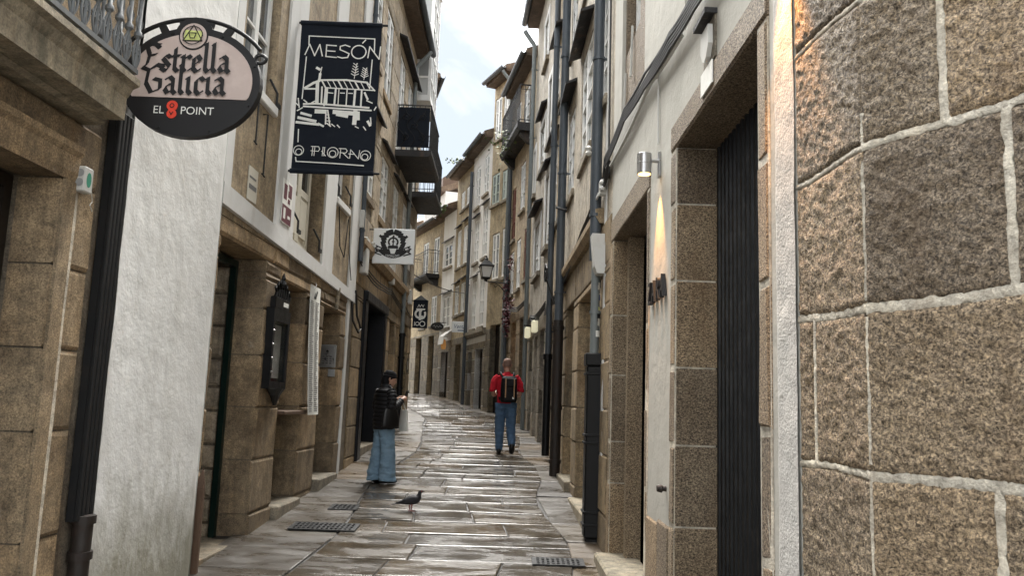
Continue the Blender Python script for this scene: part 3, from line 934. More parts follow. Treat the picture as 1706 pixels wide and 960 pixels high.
mk('crest', cr, M['blackpipe'], mc, fn=L)
mk('pendant', MB().lathe([(.03, -.06), (.05, -.02), (.09, .05), (.16, .12), (.17, .125)], (0, .08, 0), 8), M['blackpipe'], mc, fn=lambda x, y, z: (x * 1.5, -(.08 + (y - .08) * .45), z))
for z in (.3, .45, .6, .75): mk('rivet', MB().lathe([(.014, 0), (.004, .012)], (0, 0, 0), 8), M['steel'], mc, fn=lambda x, y, q, z=z: (-.27 + x, -(.10 + q), z + y))
# hanging list
hl = thing('hanging_menu_strip', 'long white printed strip hanging down the tavern wall', 'menu strip', T.world(7.05, 0, 1.45), T.o.rotation_euler.z)
def strip_v(t): return .05 + .10 * (1 - t) ** 1.5
m = MB(); N = 24
for k in range(N + 1):
    t = k / N; z = 1.66 * t; x = -.03 * (1 - t) * 3 + .03
    for w in (-.25, .25): m.v += [(x + w, strip_v(t), z), (x + w, strip_v(t) - .004, z)]
for k in range(N):
    a = k * 4
    m.f += [(a, a + 2, a + 6, a + 4), (a + 1, a + 3, a + 7, a + 5), (a, a + 1, a + 5, a + 4), (a + 2, a + 3, a + 7, a + 6)]
mk('strip', m, M['paperw'], hl, fn=L, smooth=True)
tx = MB(); z = .04
while z < 1.45:
    t = z / 1.66; x = -.09 * (1 - t) + .03
    for w0 in (-.22, .02):
        ww = rnd.uniform(.12, .20)
        tx.quad((x + w0, strip_v(t) + .003, z), (x + w0 + ww, strip_v(t) + .003, z), (x + w0 + ww, strip_v((z + .011) / 1.66) + .003, z + .011), (x + w0, strip_v((z + .011) / 1.66) + .003, z + .011))
    z += .026
mk('printed_lines', tx, M['greytext'], hl, fn=L, kind='stuff', recalc=False)
mk('printed_heading', MB().prism([(-.05, 1.50), (.02, 1.58), (.0, 1.50), (.09, 1.61), (.12, 1.59), (.05, 1.49)], .053, .056), M['black'], hl, fn=L)
mk('strip_cord', MB().tube([(-.12, 0, 1.52), (-.06, .05, 1.6), (.05, .05, 1.68), (.15, 0, 1.75)], .004, 4), M['iron'], hl, fn=L)
# intercom on the reveal of the far opening
ic = thing('intercom_panel', 'grey metal intercom panel with keypad on the doorway side', 'intercom', T.world(8.79, -.16, 2.12), T.o.rotation_euler.z)
def IC(a, d, z): return (-d, a, z)
mk('panel_plate', MB().cbox(-.13, .13, .0, .03, 0, .34, .008), M['greyplastic'], ic, fn=IC)
mk('panel_face', MB().cbox(-.105, .105, .03, .038, .02, .32, .004), M['steel'], ic, fn=IC)
mk('camera_dot', MB().lathe([(.02, 0), (.01, .012)], (0, 0, 0), 10), M['glassd'], ic, fn=lambda x, y, q: (-.038 - q, x, .24 + y))
for i in range(3):
    for k in range(4): mk('key', MB().cbox(-.075 + i * .055, -.04 + i * .055, .038, .044, .05 + k * .033, .073 + k * .033, .003), M['greytext'], ic, fn=IC)
mk('lower_box', MB().cbox(-.13, -.03, .0, .05, -.14, -.03, .006), M['greyplastic'], ic, fn=IC)

def plate(name, label, cat, Hs, u, z, w, h, mat, v=.033, rows=(), t=.008):
    o = thing(name, label, cat, Hs.world(u, v, z), Hs.o.rotation_euler.z)
    sg = -1 if Hs.sg < 0 else 1
    F = lambda a, d, q: (a, d * sg, q)
    mk('plate', MB().box(-w / 2, w / 2, 0, t, 0, h), M[mat], o, fn=F)
    for i, (x0, x1, z0, z1, mm) in enumerate(rows):
        mk('print', MB().box(x0 * w - w / 2, x1 * w - w / 2, t, t + .002 + .0006 * i, z0 * h, z1 * h), M[mm], o, fn=F)
    return o
plate('paper_notice', 'yellowed paper notice pasted low on the tavern upper wall', 'notice', T, 4.55, 3.62, .27, .34, 'paper', .004,
      ((.1, .9, .34, .48, 'greytext'), (.1, .8, .66, .72, 'greytext')))
plate('maroon_tile_plaque', 'small maroon and white plaque on the white pilaster', 'plaque', T, 5.62, 3.62, .36, .50, 'printwhite', .034,
      ((.02, .98, .02, .42, 'maroon'), (.1, .4, .55, .9, 'maroon'), (.55, .9, .65, .95, 'maroon'), (.55, .75, .5, .6, 'maroon'), (.15, .35, .1, .35, 'printwhite'), (.6, .85, .15, .22, 'printwhite')))

# ---- tall stone house with dark shop portal and drip slabs
L3A, L3B = (-2.57, 13.02), (-2.62, 21.1)
H3 = House('tall_stone_house', 'tall weathered stone house with dark slate slabs over its windows, on the left', L3A, L3B, 'L', bu=3.0)
END3 = 6.3
ops = [(.82, 3.42, 0, 3.55), (4.15, 4.95, 0, 3.35), (5.25, 5.6, .5, 3.3)]
w3 = [(.12, 1.1, 7.72, 9.25), (1.6, 2.5, 7.5, 9.2), (3.55, 4.5, 7.0, 9.15), (5.05, 6.0, 7.3, 9.15),
      (.28, 1.15, 5.2, 6.55), (1.9, 2.85, 5.12, 6.35), (3.6, 4.5, 4.95, 6.25), (5.25, 6.1, 4.95, 6.25)]
H3.wall('joint', -.35, END3, .2, 10.25, ops + w3, v=-.01, depth=.3, grow=.008)
H3.ashlar('ashlar2', 0.02, END3, joints(.2, 4.1, .42, .55), ops, depth=.3, ln=(.5, 1.0), jit=.008)
H3.cornice(0, END3, 4.1, .13, .2, 'ashlar')
H3.ashlar('palestone', -.35, END3, joints(4.32, 10.2, .45, .6), w3, depth=.18, ln=(.6, 1.2), b=.008)
for i, (a, b, c, d) in enumerate(w3):
    H3.window(a + .02, b - .02, c + .02, d - .01, v=-.012, cols=2, rows=4, mat='wood_white', glass='glassw', fr=.07)
    if i in (0, 1, 4, 5, 6, 7): H3.mk('sill', MB().cbox(a - .1, b + .1, -.02, .04, c - .14, c - .01, .01), 'ashlar')
H3.drip(.2, 1.6, 6.82); H3.drip(1.75, 3.3, 6.6); H3.drip(3.2, 6.25, 9.40, .34); H3.drip(3.45, 4.9, 6.42); H3.drip(5.1, 6.25, 6.42)
# navy shop portal
zb = H3.gnd(2) - .3
pf = MB().cbox(.83, 1.12, -.28, .06, zb, 3.5, .015).cbox(3.12, 3.41, -.28, .06, zb, 3.5, .015).cbox(.83, 3.41, -.28, .09, 3.35, 3.54, .02)
H3.mk('shop_portal', pf, 'navy')
H3.mk('shop_door', MB().box(1.12, 3.12, -.34, -.29, zb, 3.35), 'wood_dark')
for a in (1.2, 1.86, 2.52): H3.mk('shop_door_panel', MB().cbox(a, a + .52, -.30, -.27, 1.4, 3.1, .02), 'navy')
H3.step(1.12, 3.12, .02, -.3, .1)
H3.door(4.15, 4.95, 3.35, v=-.26, mat='wood_dark')
H3.mk('shop_window', MB().box(5.25, 5.6, -.2, -.16, .5, 3.3), 'glassd')
H3.eave(-.35, END3, 10.25, .34, gutter='bluepipe')
H3.downpipe(5.72, 3.2, 9.7, v=.08, r=.05, mat='greypipe', elbow=(.42, .45))
lp = H3.mk('cast_pipe', MB().tube([(5.72, .09, 1.0), (5.72, .09, 3.2)], .065, 12), 'blackpipe', smooth=50)
for z in (1.15, 1.9, 2.6, 3.12): H3.mk('pipe_collar', MB().tube([(5.72, .09, z), (5.72, .09, z + .05)], .08, 12), 'blackpipe', lp, smooth=50)
for (u, z, hh, ww) in ((3.6, 4.05, .5, .18), (.25, 3.75, .62, .28)):
    H3.mk('meter_box', MB().cbox(u, u + ww, .0, .12, z, z + hh, .015), 'plastic')
H3.mk('junction_box', MB().cbox(-.08, .06, .0, .1, 4.45, 4.75, .01), 'plastic')
for k in range(3):
    H3.cable([(.1, .05, 4.0 - .05 * k), (1.2, .08, 3.85 - .06 * k), (2.6, .09, 3.86 - .05 * k), (3.7, .07, 3.95 - .05 * k), (6.2, .06, 3.8 - .05 * k)], .012)
H3.cable([(.0, .05, 4.5), (.12, .05, 5.8), (.1, .04, 8.0)], .01)
for (u, z) in ((.9, 4.28), (2.2, 4.3), (3.0, 4.28)): H3.mk('insulator', MB().lathe([(.03, 0), (.05, .03), (.025, .06), (.045, .1), (.01, .13)], (u, .1, z), 8), 'plastic')
# balcony with a dark sheet tied to its rail
b1 = H3.balcony(3.45, 5.55, 6.92, .78, 1.0, .14, slab='slate', step_=.12, corbel=False)
H3.mk('rail_sheet', MB().box(3.462, 3.472, .04, .71, 6.98, 7.86), 'banner', b1)
for k in range(3):
    v0 = .12 + k * .2
    pts = [(3.452, v0 + .09 * math.sin(t), 7.0 + .1 * t) for t in [q * .5 for q in range(17)]]
    H3.mk('scroll', MB().tube(pts, .008, 5), 'iron', b1)
for (cv, cz) in ((.2, 7.65), (.55, 7.65), (.2, 7.2), (.55, 7.2), (.38, 7.45)):
    H3.mk('scroll', MB().tube([(3.452, cv + (.03 + .012 * t) * math.cos(t * 1.3), cz + (.03 + .012 * t) * math.sin(t * 1.3)) for t in range(7)], .008, 5), 'iron', b1)

# ---- end house with open balcony and glazed gallery
H4 = House('balcony_end_house', 'narrow stone house with an iron balcony at the left street bend', L3A, L3B, 'L', bu=7.2)
U1 = 8.1
ops = [(6.62, 7.4, 0, 3.5)]
w4 = [(6.55, 7.3, 4.9, 6.1), (6.6, 7.5, 6.75, 8.9), (6.45, 7.9, 9.3, 12.6)]
H4.wall('joint', END3, U1, .4, 13.0, ops + w4, v=-.01, depth=.3, grow=.008)
H4.ashlar('ashlar2', END3, U1, joints(.4, 4.1, .42, .55), ops, depth=.28, ln=(.5, .9))
H4.ashlar('palestone', END3, U1, joints(4.1, 12.9, .45, .6), w4, depth=.18, ln=(.6, 1.1), b=.008)
for (a, b, c, d) in w4[:2]: H4.window(a + .02, b - .02, c + .02, d - .02, v=-.012, cols=2, rows=4, fr=.07)
H4.door(6.62, 7.4, 3.5, v=-.25)
# projecting glazed gallery
GV = .38
g = MB().box(6.38, 7.95, 0, GV, 9.15, 9.3).box(6.38, 7.95, 0, GV + .04, 12.6, 12.72)
for u in (6.38, 6.9, 7.42, 7.89): g.box(u, u + .06, GV - .08, GV, 9.3, 12.6)
g.box(6.38, 6.44, 0, .06, 9.3, 12.6)
for z in (9.75, 10.5, 11.2, 11.9):
    g.box(6.44, 7.89, GV - .06, GV - .005, z, z + .05); g.box(6.385, 6.435, .06, GV - .08, z, z + .05)
gl = H4.mk('glazed_gallery', g, 'wood_white')
zz = [9.3, 9.75, 10.5, 11.2, 11.9, 12.6]
for k in range(5):
    for u in (6.44, 6.96, 7.48): H4.mk('pane', MB().box(u, u + .42, GV - .05, GV - .04, zz[k] + (.05 if k else 0), zz[k + 1]), 'glassw', gl)
    H4.mk('pane', MB().box(6.40, 6.41, .06, GV - .08, zz[k] + (.05 if k else 0), zz[k + 1]), 'glassw', gl)
H4.eave(END3, U1, 13.0, .5, gutter='bluepipe')
H4.balcony(6.25, 8.15, 6.75, .66, 1.15, .14, slab='slate', step_=.12, corbel=False)
H4.cable([(6.3, .05, 3.9), (7.2, .08, 3.75), (8.05, .05, 3.85)], .014)
H4.mk('meter_box', MB().cbox(7.0, 7.2, 0, .1, 4.05, 4.4, .01), 'plastic')
plate('dark_wall_plaque', 'small dark plaque with pale centre on the end of the left stone front', 'plaque', H4, 7.6, 2.35, .2, .36, 'wood_dark', .02, ((.25, .75, .2, .8, 'paper'),))

# ---- left front continuing round the bend (mostly hidden)
H5 = House('bend_house', 'stone house round the left bend of the street', L3B, (-5.3, 32.7), 'L', bu=1.0)
H5.wall('brownwall2', 0, 12, .6, 10.5, [(2, 3.2, 0, 4.0), (5, 6.2, 0, 4.2)], depth=.3)
H5.mk('door', MB().box(1.9, 3.3, -.35, -.3, .6, 4.0).box(4.9, 6.3, -.35, -.3, .6, 4.2), 'wood_dark')
H5.eave(0, 12, 10.5)


# ================================================================ RIGHT SIDE
# ---- rough granite corner (nearest, right): two faces, coursed blocks with lime joints
from mathutils import noise
class Face:
    def __init__(s, A, B):
        s.A = Vector(A); d = Vector(B) - s.A; s.L = d.length; s.d = d.normalized(); s.n = Vector((-s.d.y, s.d.x))
    def p(s, u, v, z): q = s.A + s.d * u + s.n * v; return Vector((q.x, q.y, z))
FA = Face((1.105, 2.48), (1.058, 2.94))       # along the street
FB = Face((1.62, 1.35), (1.105, 2.48))        # towards the camera, ends at the arris
G = thing('granite_corner_house', 'rough granite house corner with pale lime joints, nearest on the right', 'building', (1.105, 2.48, gz(2.48)))
def rough_block(face, poly_top, poly_bot, u0, u1, amp=.0055, step=.0095, vmax=.011, seed=0, rim=.007):
    """dense hewn block between two joint lines given as z(u)"""
    nu = max(3, int((u1 - u0) / step)); m = MB(); hgt = max(poly_top(u0) - poly_bot(u0), .05); nz = max(3, int(hgt / step))
    org = Vector((1.105, 2.48, gz(2.48)))
    for k in range(nz + 1):
        for i in range(nu + 1):
            u = u0 + (u1 - u0) * i / nu; zl, zh = poly_bot(u), poly_top(u)
            z = zl + (zh - zl) * k / nz
            e = min(u - u0, u1 - u, z - zl, zh - z)
            q = Vector((u * 1.0 + seed, z, seed * .37))
            wob = noise.noise(q * 5.0) * .010
            rise = vmax * (1 - math.exp(-max(0, e) / rim))
            d = amp * (noise.noise(q * 38) + .7 * noise.noise(q * 75 + Vector((3, 1, 7))) + .45 * noise.noise(q * 13))
            edge = 1 if e < 1e-6 else 0
            p = face.p(u + (wob if edge and 0 < k < nz else 0), rise - .004 + (d * min(1, e / .012)), z + (wob if edge and 0 < i < nu else 0)) - org
            m.v.append(tuple(p))
    for k in range(nz):
        for i in range(nu):
            a = k * (nu + 1) + i; m.f.append((a, a + 1, a + nu + 2, a + nu + 1))
    return mk('stone', m, M['granite'], G, smooth=True, recalc=False)
def lin(z0, z1, L_): return lambda u: z0 + (z1 - z0) * u / L_
J = .009
# backing wall with the lime joints
def lime(face, u0, u1, z0, z1, seed):
    m = MB(); nu, nz = int((u1 - u0) / .02), int((z1 - z0) / .02); org = Vector((1.105, 2.48, gz(2.48)))
    for k in range(nz + 1):
        for i in range(nu + 1):
            u = u0 + (u1 - u0) * i / nu; z = z0 + (z1 - z0) * k / nz
            m.v.append(tuple(face.p(u, -.004 + .005 * noise.noise(Vector((u * 14, z * 14, seed))) + .003 * noise.noise(Vector((u * 50, z * 50, seed))), z) - org))
    for k in range(nz):
        for i in range(nu):
            a = k * (nu + 1) + i; m.f.append((a, a + 1, a + nu + 2, a + nu + 1))
    return mk('lime_joints', m, M['mortar'], G, smooth=True, recalc=False)
lime(FA, -.01, FA.L + .0, -.2, 4.2, 1); lime(FB, 0, FB.L + .01, -.2, 4.2, 5)
ZJ = [-.1, .5, 1.01, 1.52, 2.03, 2.54, 3.05, 3.56, 4.2]
GRANITE_A = [[0, .463], [0, .2, .463], [0, .463], [0, .34, .463], [0, .463], [0, .463], [0, .463], [0, .3, .463]]
GRANITE_B = [[0, .5, 1.242], [0, .7, 1.242], [0, .84, 1.242], [0, .55, 1.242], [0, .77, 1.242], [0, .5, .95, 1.242], [0, .7, 1.242], [0, .6, 1.242]]
for k in range(len(ZJ) - 1):
    cutsA, cutsB = GRANITE_A[k], GRANITE_B[k]
    for i in range(len(cutsA) - 1):
        a, b = cutsA[i], cutsA[i + 1]
        rough_block(FA, lambda u, k=k: ZJ[k + 1] - J + .007 * math.sin(k * 2 - u * 9), lambda u, k=k: ZJ[k] + J + .007 * math.sin(k * 2 - 2 - u * 9), a + (J * .8 if i else -.004), b - J * .8, seed=k * 7 + i)
    for i in range(len(cutsB) - 1):
        a, b = cutsB[i], cutsB[i + 1]
        rough_block(FB, lambda u, k=k: ZJ[k + 1] - J + .007 * math.sin(k * 2 + (u - 1.242) * 7), lambda u, k=k: ZJ[k] + J + .007 * math.sin(k * 2 - 2 + (u - 1.242) * 7), a + J * .8, b - (J * .8 if i < len(cutsB) - 2 else -.002), seed=50 + k * 7 + i)
def rib(face, pts, w, seed):
    """pale raised mortar along one joint, and the painted arris highlight; ragged edges"""
    m = MB(); org = Vector((1.105, 2.48, gz(2.48))); n = len(pts)
    for i, (u, z) in enumerate(pts):
        a, b = pts[max(i - 1, 0)], pts[min(i + 1, n - 1)]; t = Vector((b[0] - a[0], b[1] - a[1])).normalized(); q = Vector((-t.y, t.x))
        wl2 = w * (1 + .8 * noise.noise(Vector((i * .21, seed, 0))) + .4 * noise.noise(Vector((i * .9, seed, 4)))); wr2 = w * (1 + .8 * noise.noise(Vector((i * .24, seed, 9))) + .4 * noise.noise(Vector((i * .8, seed, 14))))
        h = .004 + .003 * noise.noise(Vector((i * .5, seed, 20)))
        for o, v in ((-wl2, .001), (-wl2 * .55, h), (wr2 * .6, h - .001), (wr2, .001)):
            m.v.append(tuple(face.p(u + q.x * o, v, z + q.y * o) - org))
    for i in range(n - 1):
        for c in range(3): m.f.append((i * 4 + c, i * 4 + c + 1, i * 4 + c + 5, i * 4 + c + 4))
    return mk('mortar_or_arris_highlight', m, M['mortar'], G, smooth=True, recalc=False)
def zjA(k, u): return ZJ[k] + .007 * math.sin((k - 1) * 2 - u * 9)
def zjB(k, u): return ZJ[k] + .007 * math.sin((k - 1) * 2 + (u - 1.242) * 7)
for k in range(1, len(ZJ) - 1):
    rib(FA, [(u / 60 * .463, zjA(k, u / 60 * .463)) for u in range(61)], rnd.uniform(.008, .015), k)
    rib(FB, [(u / 140 * 1.242, zjB(k, u / 140 * 1.242)) for u in range(141)], rnd.uniform(.011, .018), k + 30)
for k in range(len(ZJ) - 1):
    for u in GRANITE_A[k][1:-1]: rib(FA, [(u, zjA(k, u) + (zjA(k + 1, u) - zjA(k, u)) * i / 40) for i in range(41)], .009, k + 60)
    for u in GRANITE_B[k][1:-1]: rib(FB, [(u, zjB(k, u) + (zjB(k + 1, u) - zjB(k, u)) * i / 40) for i in range(41)], .016, k + 90)
for (za, zb_) in ((-.1, 1.5), (1.55, 2.0), (2.05, 2.5), (2.54, 2.66)):  # no joint here: pale strip paints the worn arris and its highlight
    rib(FB, [(1.240, za + (zb_ - za) * i / 50) for i in range(51)], .008, za * 7 + 200)
mk('upper_wall', MB().add([(0, 0, 4.2), (-.047, .46, 4.2), (-.047, .46, 9.2), (0, 0, 9.2), (.515, -1.13, 4.2), (.515, -1.13, 9.2), (2.5, -1.1, 9.2), (2.5, .46, 9.2), (2.5, -1.1, -.2), (.515, -1.13, -.2)],
   [(0, 1, 2, 3), (4, 0, 3, 5), (5, 3, 2, 7, 6), (9, 4, 5, 6, 8)]), M['granite'], G, recalc=False)

# ---- grey rendered house with two stone doorways
R1 = House('grey_rendered_house', 'grey rendered house with two deep granite doorways and a lit wall lamp', (1.06, 2.6), (1.02, 8.2), 'R', bu=3.2)
O1, O2 = (.78, 2.44, -.3, 3.38), (3.5, 5.44, -.3, 3.37)
PN = [(1.0, 2.25, 4.08, 7.2), (3.74, 5.06, 4.46, 7.2)]      # recessed rough stone window panels
WN = [(1.2, 2.05, 5.1, 6.9), (4.2, 5.0, 5.14, 6.9)]
R1.wall('grey', .34, 6.18, -.3, 9.4, [(.63, 2.6, -.3, 3.56), (3.385, 5.97, -.3, 3.60)] + PN, v=0, depth=.0, name='wall')
zg = lambda u: R1.gnd(u)
def jamb(a, b, zs, mat='granite', depth=.27, v=.012):
    for k in range(len(zs) - 1):
        R1.mk('stone', MB().stone(a, b, zs[k] + .006, zs[k + 1] - .006, -depth, v + rnd.uniform(-.003, .004), .016, .012), mat)
    R1.mk('mortar_bed', MB().box(a + .006, b - .006, -depth + .02, v - .006, zs[0], zs[-1]), 'mortar')
jamb(.63, .78, [-.3, .45, 1.1, 1.62, 2.22, 2.75, 3.375]); jamb(2.44, 2.6, [-.3, .98, 1.47, 1.95, 2.50, 3.0, 3.375])
R1.mk('lintel', MB().stone(.63, 2.6, 3.38, 3.565, -.27, .014, .012, .006), 'granite')
jamb(3.385, 3.5, [-.3, .5, 1.1, 1.7, 2.3, 3.365]); jamb(5.44, 5.97, [-.3, .95, 1.35, 2.0, 2.6, 3.365], v=.008)
R1.mk('lintel', MB().stone(3.385, 5.97, 3.37, 3.60, -.27, .012, .012, .006), 'granite')
R1.mk('plinth_stone', MB().stone(2.605, 2.98, -.3, .955, -.1, .012, .012, .01), 'granite'); R1.mk('plinth_stone', MB().stone(2.985, 3.38, -.3, .925, -.1, .012, .012, .01), 'granite')
# roller shutter of vertical corrugations
m = MB(); prof = []
u = .70
while u < 2.52:
    prof += [(u, -.255), (u + .035, -.255), (u + .045, -.285), (u + .075, -.285)]; u += .085
zb = -.2
for i in range(len(prof) - 1):
    a, b = prof[i], prof[i + 1]
    m.quad((a[0], a[1], zb), (b[0], b[1], zb), (b[0], b[1], 3.45), (a[0], a[1], 3.45))
sh = R1.mk('folding_shutter', m, 'shutter', recalc=False)
k = mk('shutter_knob', MB().lathe([(.012, 0), (.012, .035), (.026, .045), (.024, .065), (.008, .075)], (0, 0, 0), 12), M['rust'], R1.o, fn=lambda x, y, q: R1.fn(.83 + x, -.24 + q, 1.33 + y), smooth=50)
mk('wall_knob', MB().lathe([(.02, 0), (.016, .02), (.028, .03), (.02, .06)], (0, 0, 0), 12), M['rust'], R1.o, fn=lambda x, y, q: R1.fn(2.72 + x, q, 1.18 + y), smooth=50)
R1.mk('threshold', MB().cbox(.78, 2.44, -.4, .03, -.3, gz(4.2) + .05, .012), 'ashlar3')
# second doorway: glass door with bluish frame
R1.door(3.5, 5.44, 3.37, v=-.268, mat='shutter', glass='glassd')
R1.mk('doorway_lining', MB().box(5.2, 5.30, -.266, -.12, zg(5) - .1, 3.36), 'granite')
R1.mk('door_step', MB().cbox(3.45, 5.46, -.26, .14, 0, gz(7.0) + .16, .02), 'concrete')
# rough white strip at the granite corner
rough_wall(R1, 'whiterough', .336, .622, -.25, 9.4, .010, .004, 14, 400, name='white_strip')
R1.mk('white_corner_strip', MB().box(5.98, 6.13, -.01, .02, 1.0, 9.3), 'whiteb')
for (a, b, c, d), w in zip(PN, WN):
    R1.wall('granite', a - .005, b + .005, c - .005, d + .005, [w], v=-.035, depth=.2, shell=0, name='window_surround')
    R1.window(w[0] + .02, w[1] - .02, w[2] + .02, w[3] - .02, v=-.12, cols=2, rows=3, mat='wood_white', glass='glassw', fr=.07)
R1.eave(.34, 6.18, 9.4)
for (u, za, zb2) in ((4.55, 4.75, 5.25), (4.95, 4.55, 4.95)):
    R1.cable([(u, -.02, zb2), (u, -.01, za)], .012, 'whitecable', 'conduit'); R1.mk('conduit_hook', MB().tube([(u, -.01, za), (u - .06, -.005, za - .01)], .010, 5), 'whitecable')
# cable bundle with conduit
for k in range(6):
    o = k * .022; w = rnd.uniform(-.02, .02)
    R1.cable([(6.2, .04, 4.22 - o), (5.94, .05, 4.40 - o + w), (4.48, .055, 4.40 - o), (3.42, .05, 4.28 - o - w), (2.44, .055, 4.17 - o + w), (1.79, .05, 4.10 - o), (.35, .05, 3.98 - o)], .011)
R1.cable([(5.9, .03, 4.22), (3.3, .03, 4.16), (2.2, .03, 4.03)], .016, 'whitecable', 'conduit')
R1.cable([(3.05, .012, 3.6), (3.06, .012, 4.2)], .008, 'whitecable', 'conduit')
R1.mk('bracket_box', MB().cbox(6.0, 6.12, .0, .09, 4.0, 4.16, .01).cbox(6.02, 6.34, .09, .11, 3.98, 4.02, .005), 'plastic')
for z in (4.03, 4.10): R1.mk('insulator', MB().lathe([(.035, 0), (.045, .02), (.03, .05)], (5.97, .06, z), 10), 'plastic')
# pipes at the party corner
R1.downpipe(6.27, 3.3, 9.2, v=.10, r=.062, mat='bluepipe')
R1.downpipe(6.27, 2.2, 3.3, v=.085, r=.05, mat='greypipe')
R1.mk('meter_box', MB().prism_u([(.0, 3.12), (.10, 3.12), (.13, 3.2), (.16, 3.56), (.0, 3.56)], 6.02, 6.22), 'plastic')
bp = R1.mk('pipe_casing', MB().cbox(6.16, 6.38, .0, .17, .30, 2.12, .015).cbox(6.15, 6.39, -.002, .185, 2.12, 2.26, .012), 'blackpipe')
for z in (.42, .55, 1.28, 1.36, 2.02): R1.mk('casing_band', MB().cbox(6.15, 6.39, -.002, .185, z, z + .03, .006), 'blackpipe', bp)
R1.mk('casing_foot', MB().cbox(6.18, 6.36, .01, .15, zg(6.2) - .1, .30, .012), 'blackpipe', bp)
for k in range(16):
    z = 2.30 + rnd.uniform(0, .8); a = rnd.uniform(-1.9, .2) - 1.2
    s_ = rnd.uniform(.03, .07)
    mt = rnd.choice(['printwhite', 'paper', 'black', 'bluetext', 'greyplastic', 'yellowgreen', 'printwhite'])
    pts = []; rr = .051 + .0006 * k
    m = MB()
    for i in range(5):
        t = a + .9 * i / 4 * s_ / .05
        for zz in (z, z + s_ * 1.3): m.v.append((6.27 + rr * math.cos(t + math.pi), .085 - rr * math.sin(t + math.pi) * -1 * -1, zz))
    for i in range(4): m.f.append((2 * i, 2 * i + 1, 2 * i + 3, 2 * i + 2))
    R1.mk('sticker', m, mt, recalc=False)
plate('house_number_plate', 'white house number plates above the shuttered granite doorway', 'number plate', R1, 1.61, 3.43, .24, .13, 'printwhite', .016)
sh_ = thing('shield_plaque', 'pale carved shield plaque in a small niche above the shuttered doorway', 'plaque', R1.world(1.59, 0, 3.57), R1.o.rotation_euler.z)
mk('niche_frame', MB().box(-.12, .12, .0, .012, .0, .24), M['ashlar3'], sh_); mk('niche_hood', MB().box(-.13, .13, .0, .07, .24, .27), M['slate'], sh_)
mk('shield', MB().prism([(-.08, .2), (.08, .2), (.085, .09), (.04, .03), (0, .01), (-.04, .03), (-.085, .09)], .013, .04), M['plastic'], sh_)

# wall lamps
def sconce(label, u, z, Hs):
    o = thing('wall_lamp', label, 'wall lamp', Hs.world(u, 0, z), Hs.o.rotation_euler.z, 'steel wall lamps on the rendered house')
    mk('back_plate', MB().cbox(-.028, .028, .0, .016, -.02, .17, .004), M['steel'], o)
    mk('arm', MB().tube([(0, .016, .10), (0, .06, .10)], .014, 8), M['steel'], o)
    mk('lamp_cylinder', MB().lathe([(.052, 0), (.052, .075), (.054, .077), (.054, .082), (.052, .084), (.052, .15), (.05, .152)], (0, .115, 0), 20), M['steel'], o, smooth=40)
    mk('lamp_lens', MB().lathe([(.044, -.003), (.044, .002)], (0, .115, 0), 20), M['warm'], o)
    ld = bpy.data.lights.new('lamp_light', 'SPOT'); ld.energy = 7.0; ld.color = (1, .42, .08); ld.spot_size = R(54); ld.spot_blend = .6; ld.shadow_soft_size = .03
    lo = bpy.data.objects.new('lamp_light', ld); COL.objects.link(lo); lo.parent = o
    lo.location = (0, .10, -.012); lo.rotation_euler = (R(-6), 0, 0)
    return o
sconce('small steel wall lamp, lit, between the two granite doorways', 3.02, 3.36, R1)
sconce('small steel wall lamp, lit, high on the white strip by the granite corner', .385, 3.60, R1)
# raised lettering on the plaster between the doorways
def text_mesh(txt, size):
    cu = bpy.data.curves.new('t', 'FONT'); cu.body = txt; cu.size = size; cu.extrude = 0; cu.align_x = 'CENTER'
    ob = bpy.data.objects.new('t', cu); COL.objects.link(ob)
    dg = bpy.context.evaluated_depsgraph_get(); me = ob.evaluated_get(dg).to_mesh()
    vs = [tuple(v.co) for v in me.vertices]; fs = [tuple(p.vertices) for p in me.polygons]
    ob.evaluated_get(dg).to_mesh_clear(); bpy.data.objects.remove(ob); bpy.data.curves.remove(cu)
    return vs, fs
def solid_text(txt, size, depth, sx=1.0):
    """text as a solid: x right, z up, front at y=-depth"""
    vs, fs = text_mesh(txt, size); m = MB(); n = len(vs)
    m.v = [(v[0] * sx, -depth, v[1]) for v in vs] + [(v[0] * sx, 0, v[1]) for v in vs]
    m.f = [f for f in fs] + [tuple(i + n for i in f[::-1]) for f in fs]
    cnt = {}
    for f in fs:
        for a, b in zip(f, f[1:] + f[:1]): cnt[(a, b)] = 1
    for (a, b) in cnt:
        if (b, a) not in cnt: m.f.append((a, b, b + n, a + n))
    return m
wl_ = thing('wall_lettering', 'raised black letters on the grey plaster between the doorways', 'lettering', R1.world(3.01, .0, 2.44), R1.o.rotation_euler.z + math.pi)
for i, ch in enumerate('ZARA'):
    t = solid_text(ch, .23, .03, .72)
    mk('letter', t, M['black'], wl_, fn=lambda x, y, z, i=i: (x - .225 + i * .15, y - .004, z), recalc=False)

# ---- stone house with two shop doors and big slate drip slabs
R2 = House('shuttered_stone_house', 'stone house with slate slabs over tall white windows, past the black pipe casing', (1.02, 8.2), (.885, 13.8), 'R', bu=2.5)
o2 = [(1.3, 2.92, 0, 3.1), (3.6, 4.72, 0, 3.2)]
w2 = [(2.0, 3.25, 5.13, 6.75), (4.2, 5.2, 5.08, 6.5), (2.0, 3.2, 7.75, 9.3), (4.2, 5.15, 7.7, 9.2), (.55, 1.35, 5.2, 6.7)]
R2.wall('joint', .55 - .0, 5.6, 0, 3.72, o2, v=-.01, depth=.35, grow=.008, name='ground_floor_wall')
R2.wall('joint', .0, .55, 0, 3.72, (), v=-.012, depth=.3, name='ground_floor_pier')
R2.ashlar('ashlar2', .0, 5.6, joints(0, 3.7, .45, .6), o2, depth=.33, ln=(.6, 1.2), jit=.008)
R2.cornice(.6, 5.6, 3.72, .10, .16, 'ashlar2')
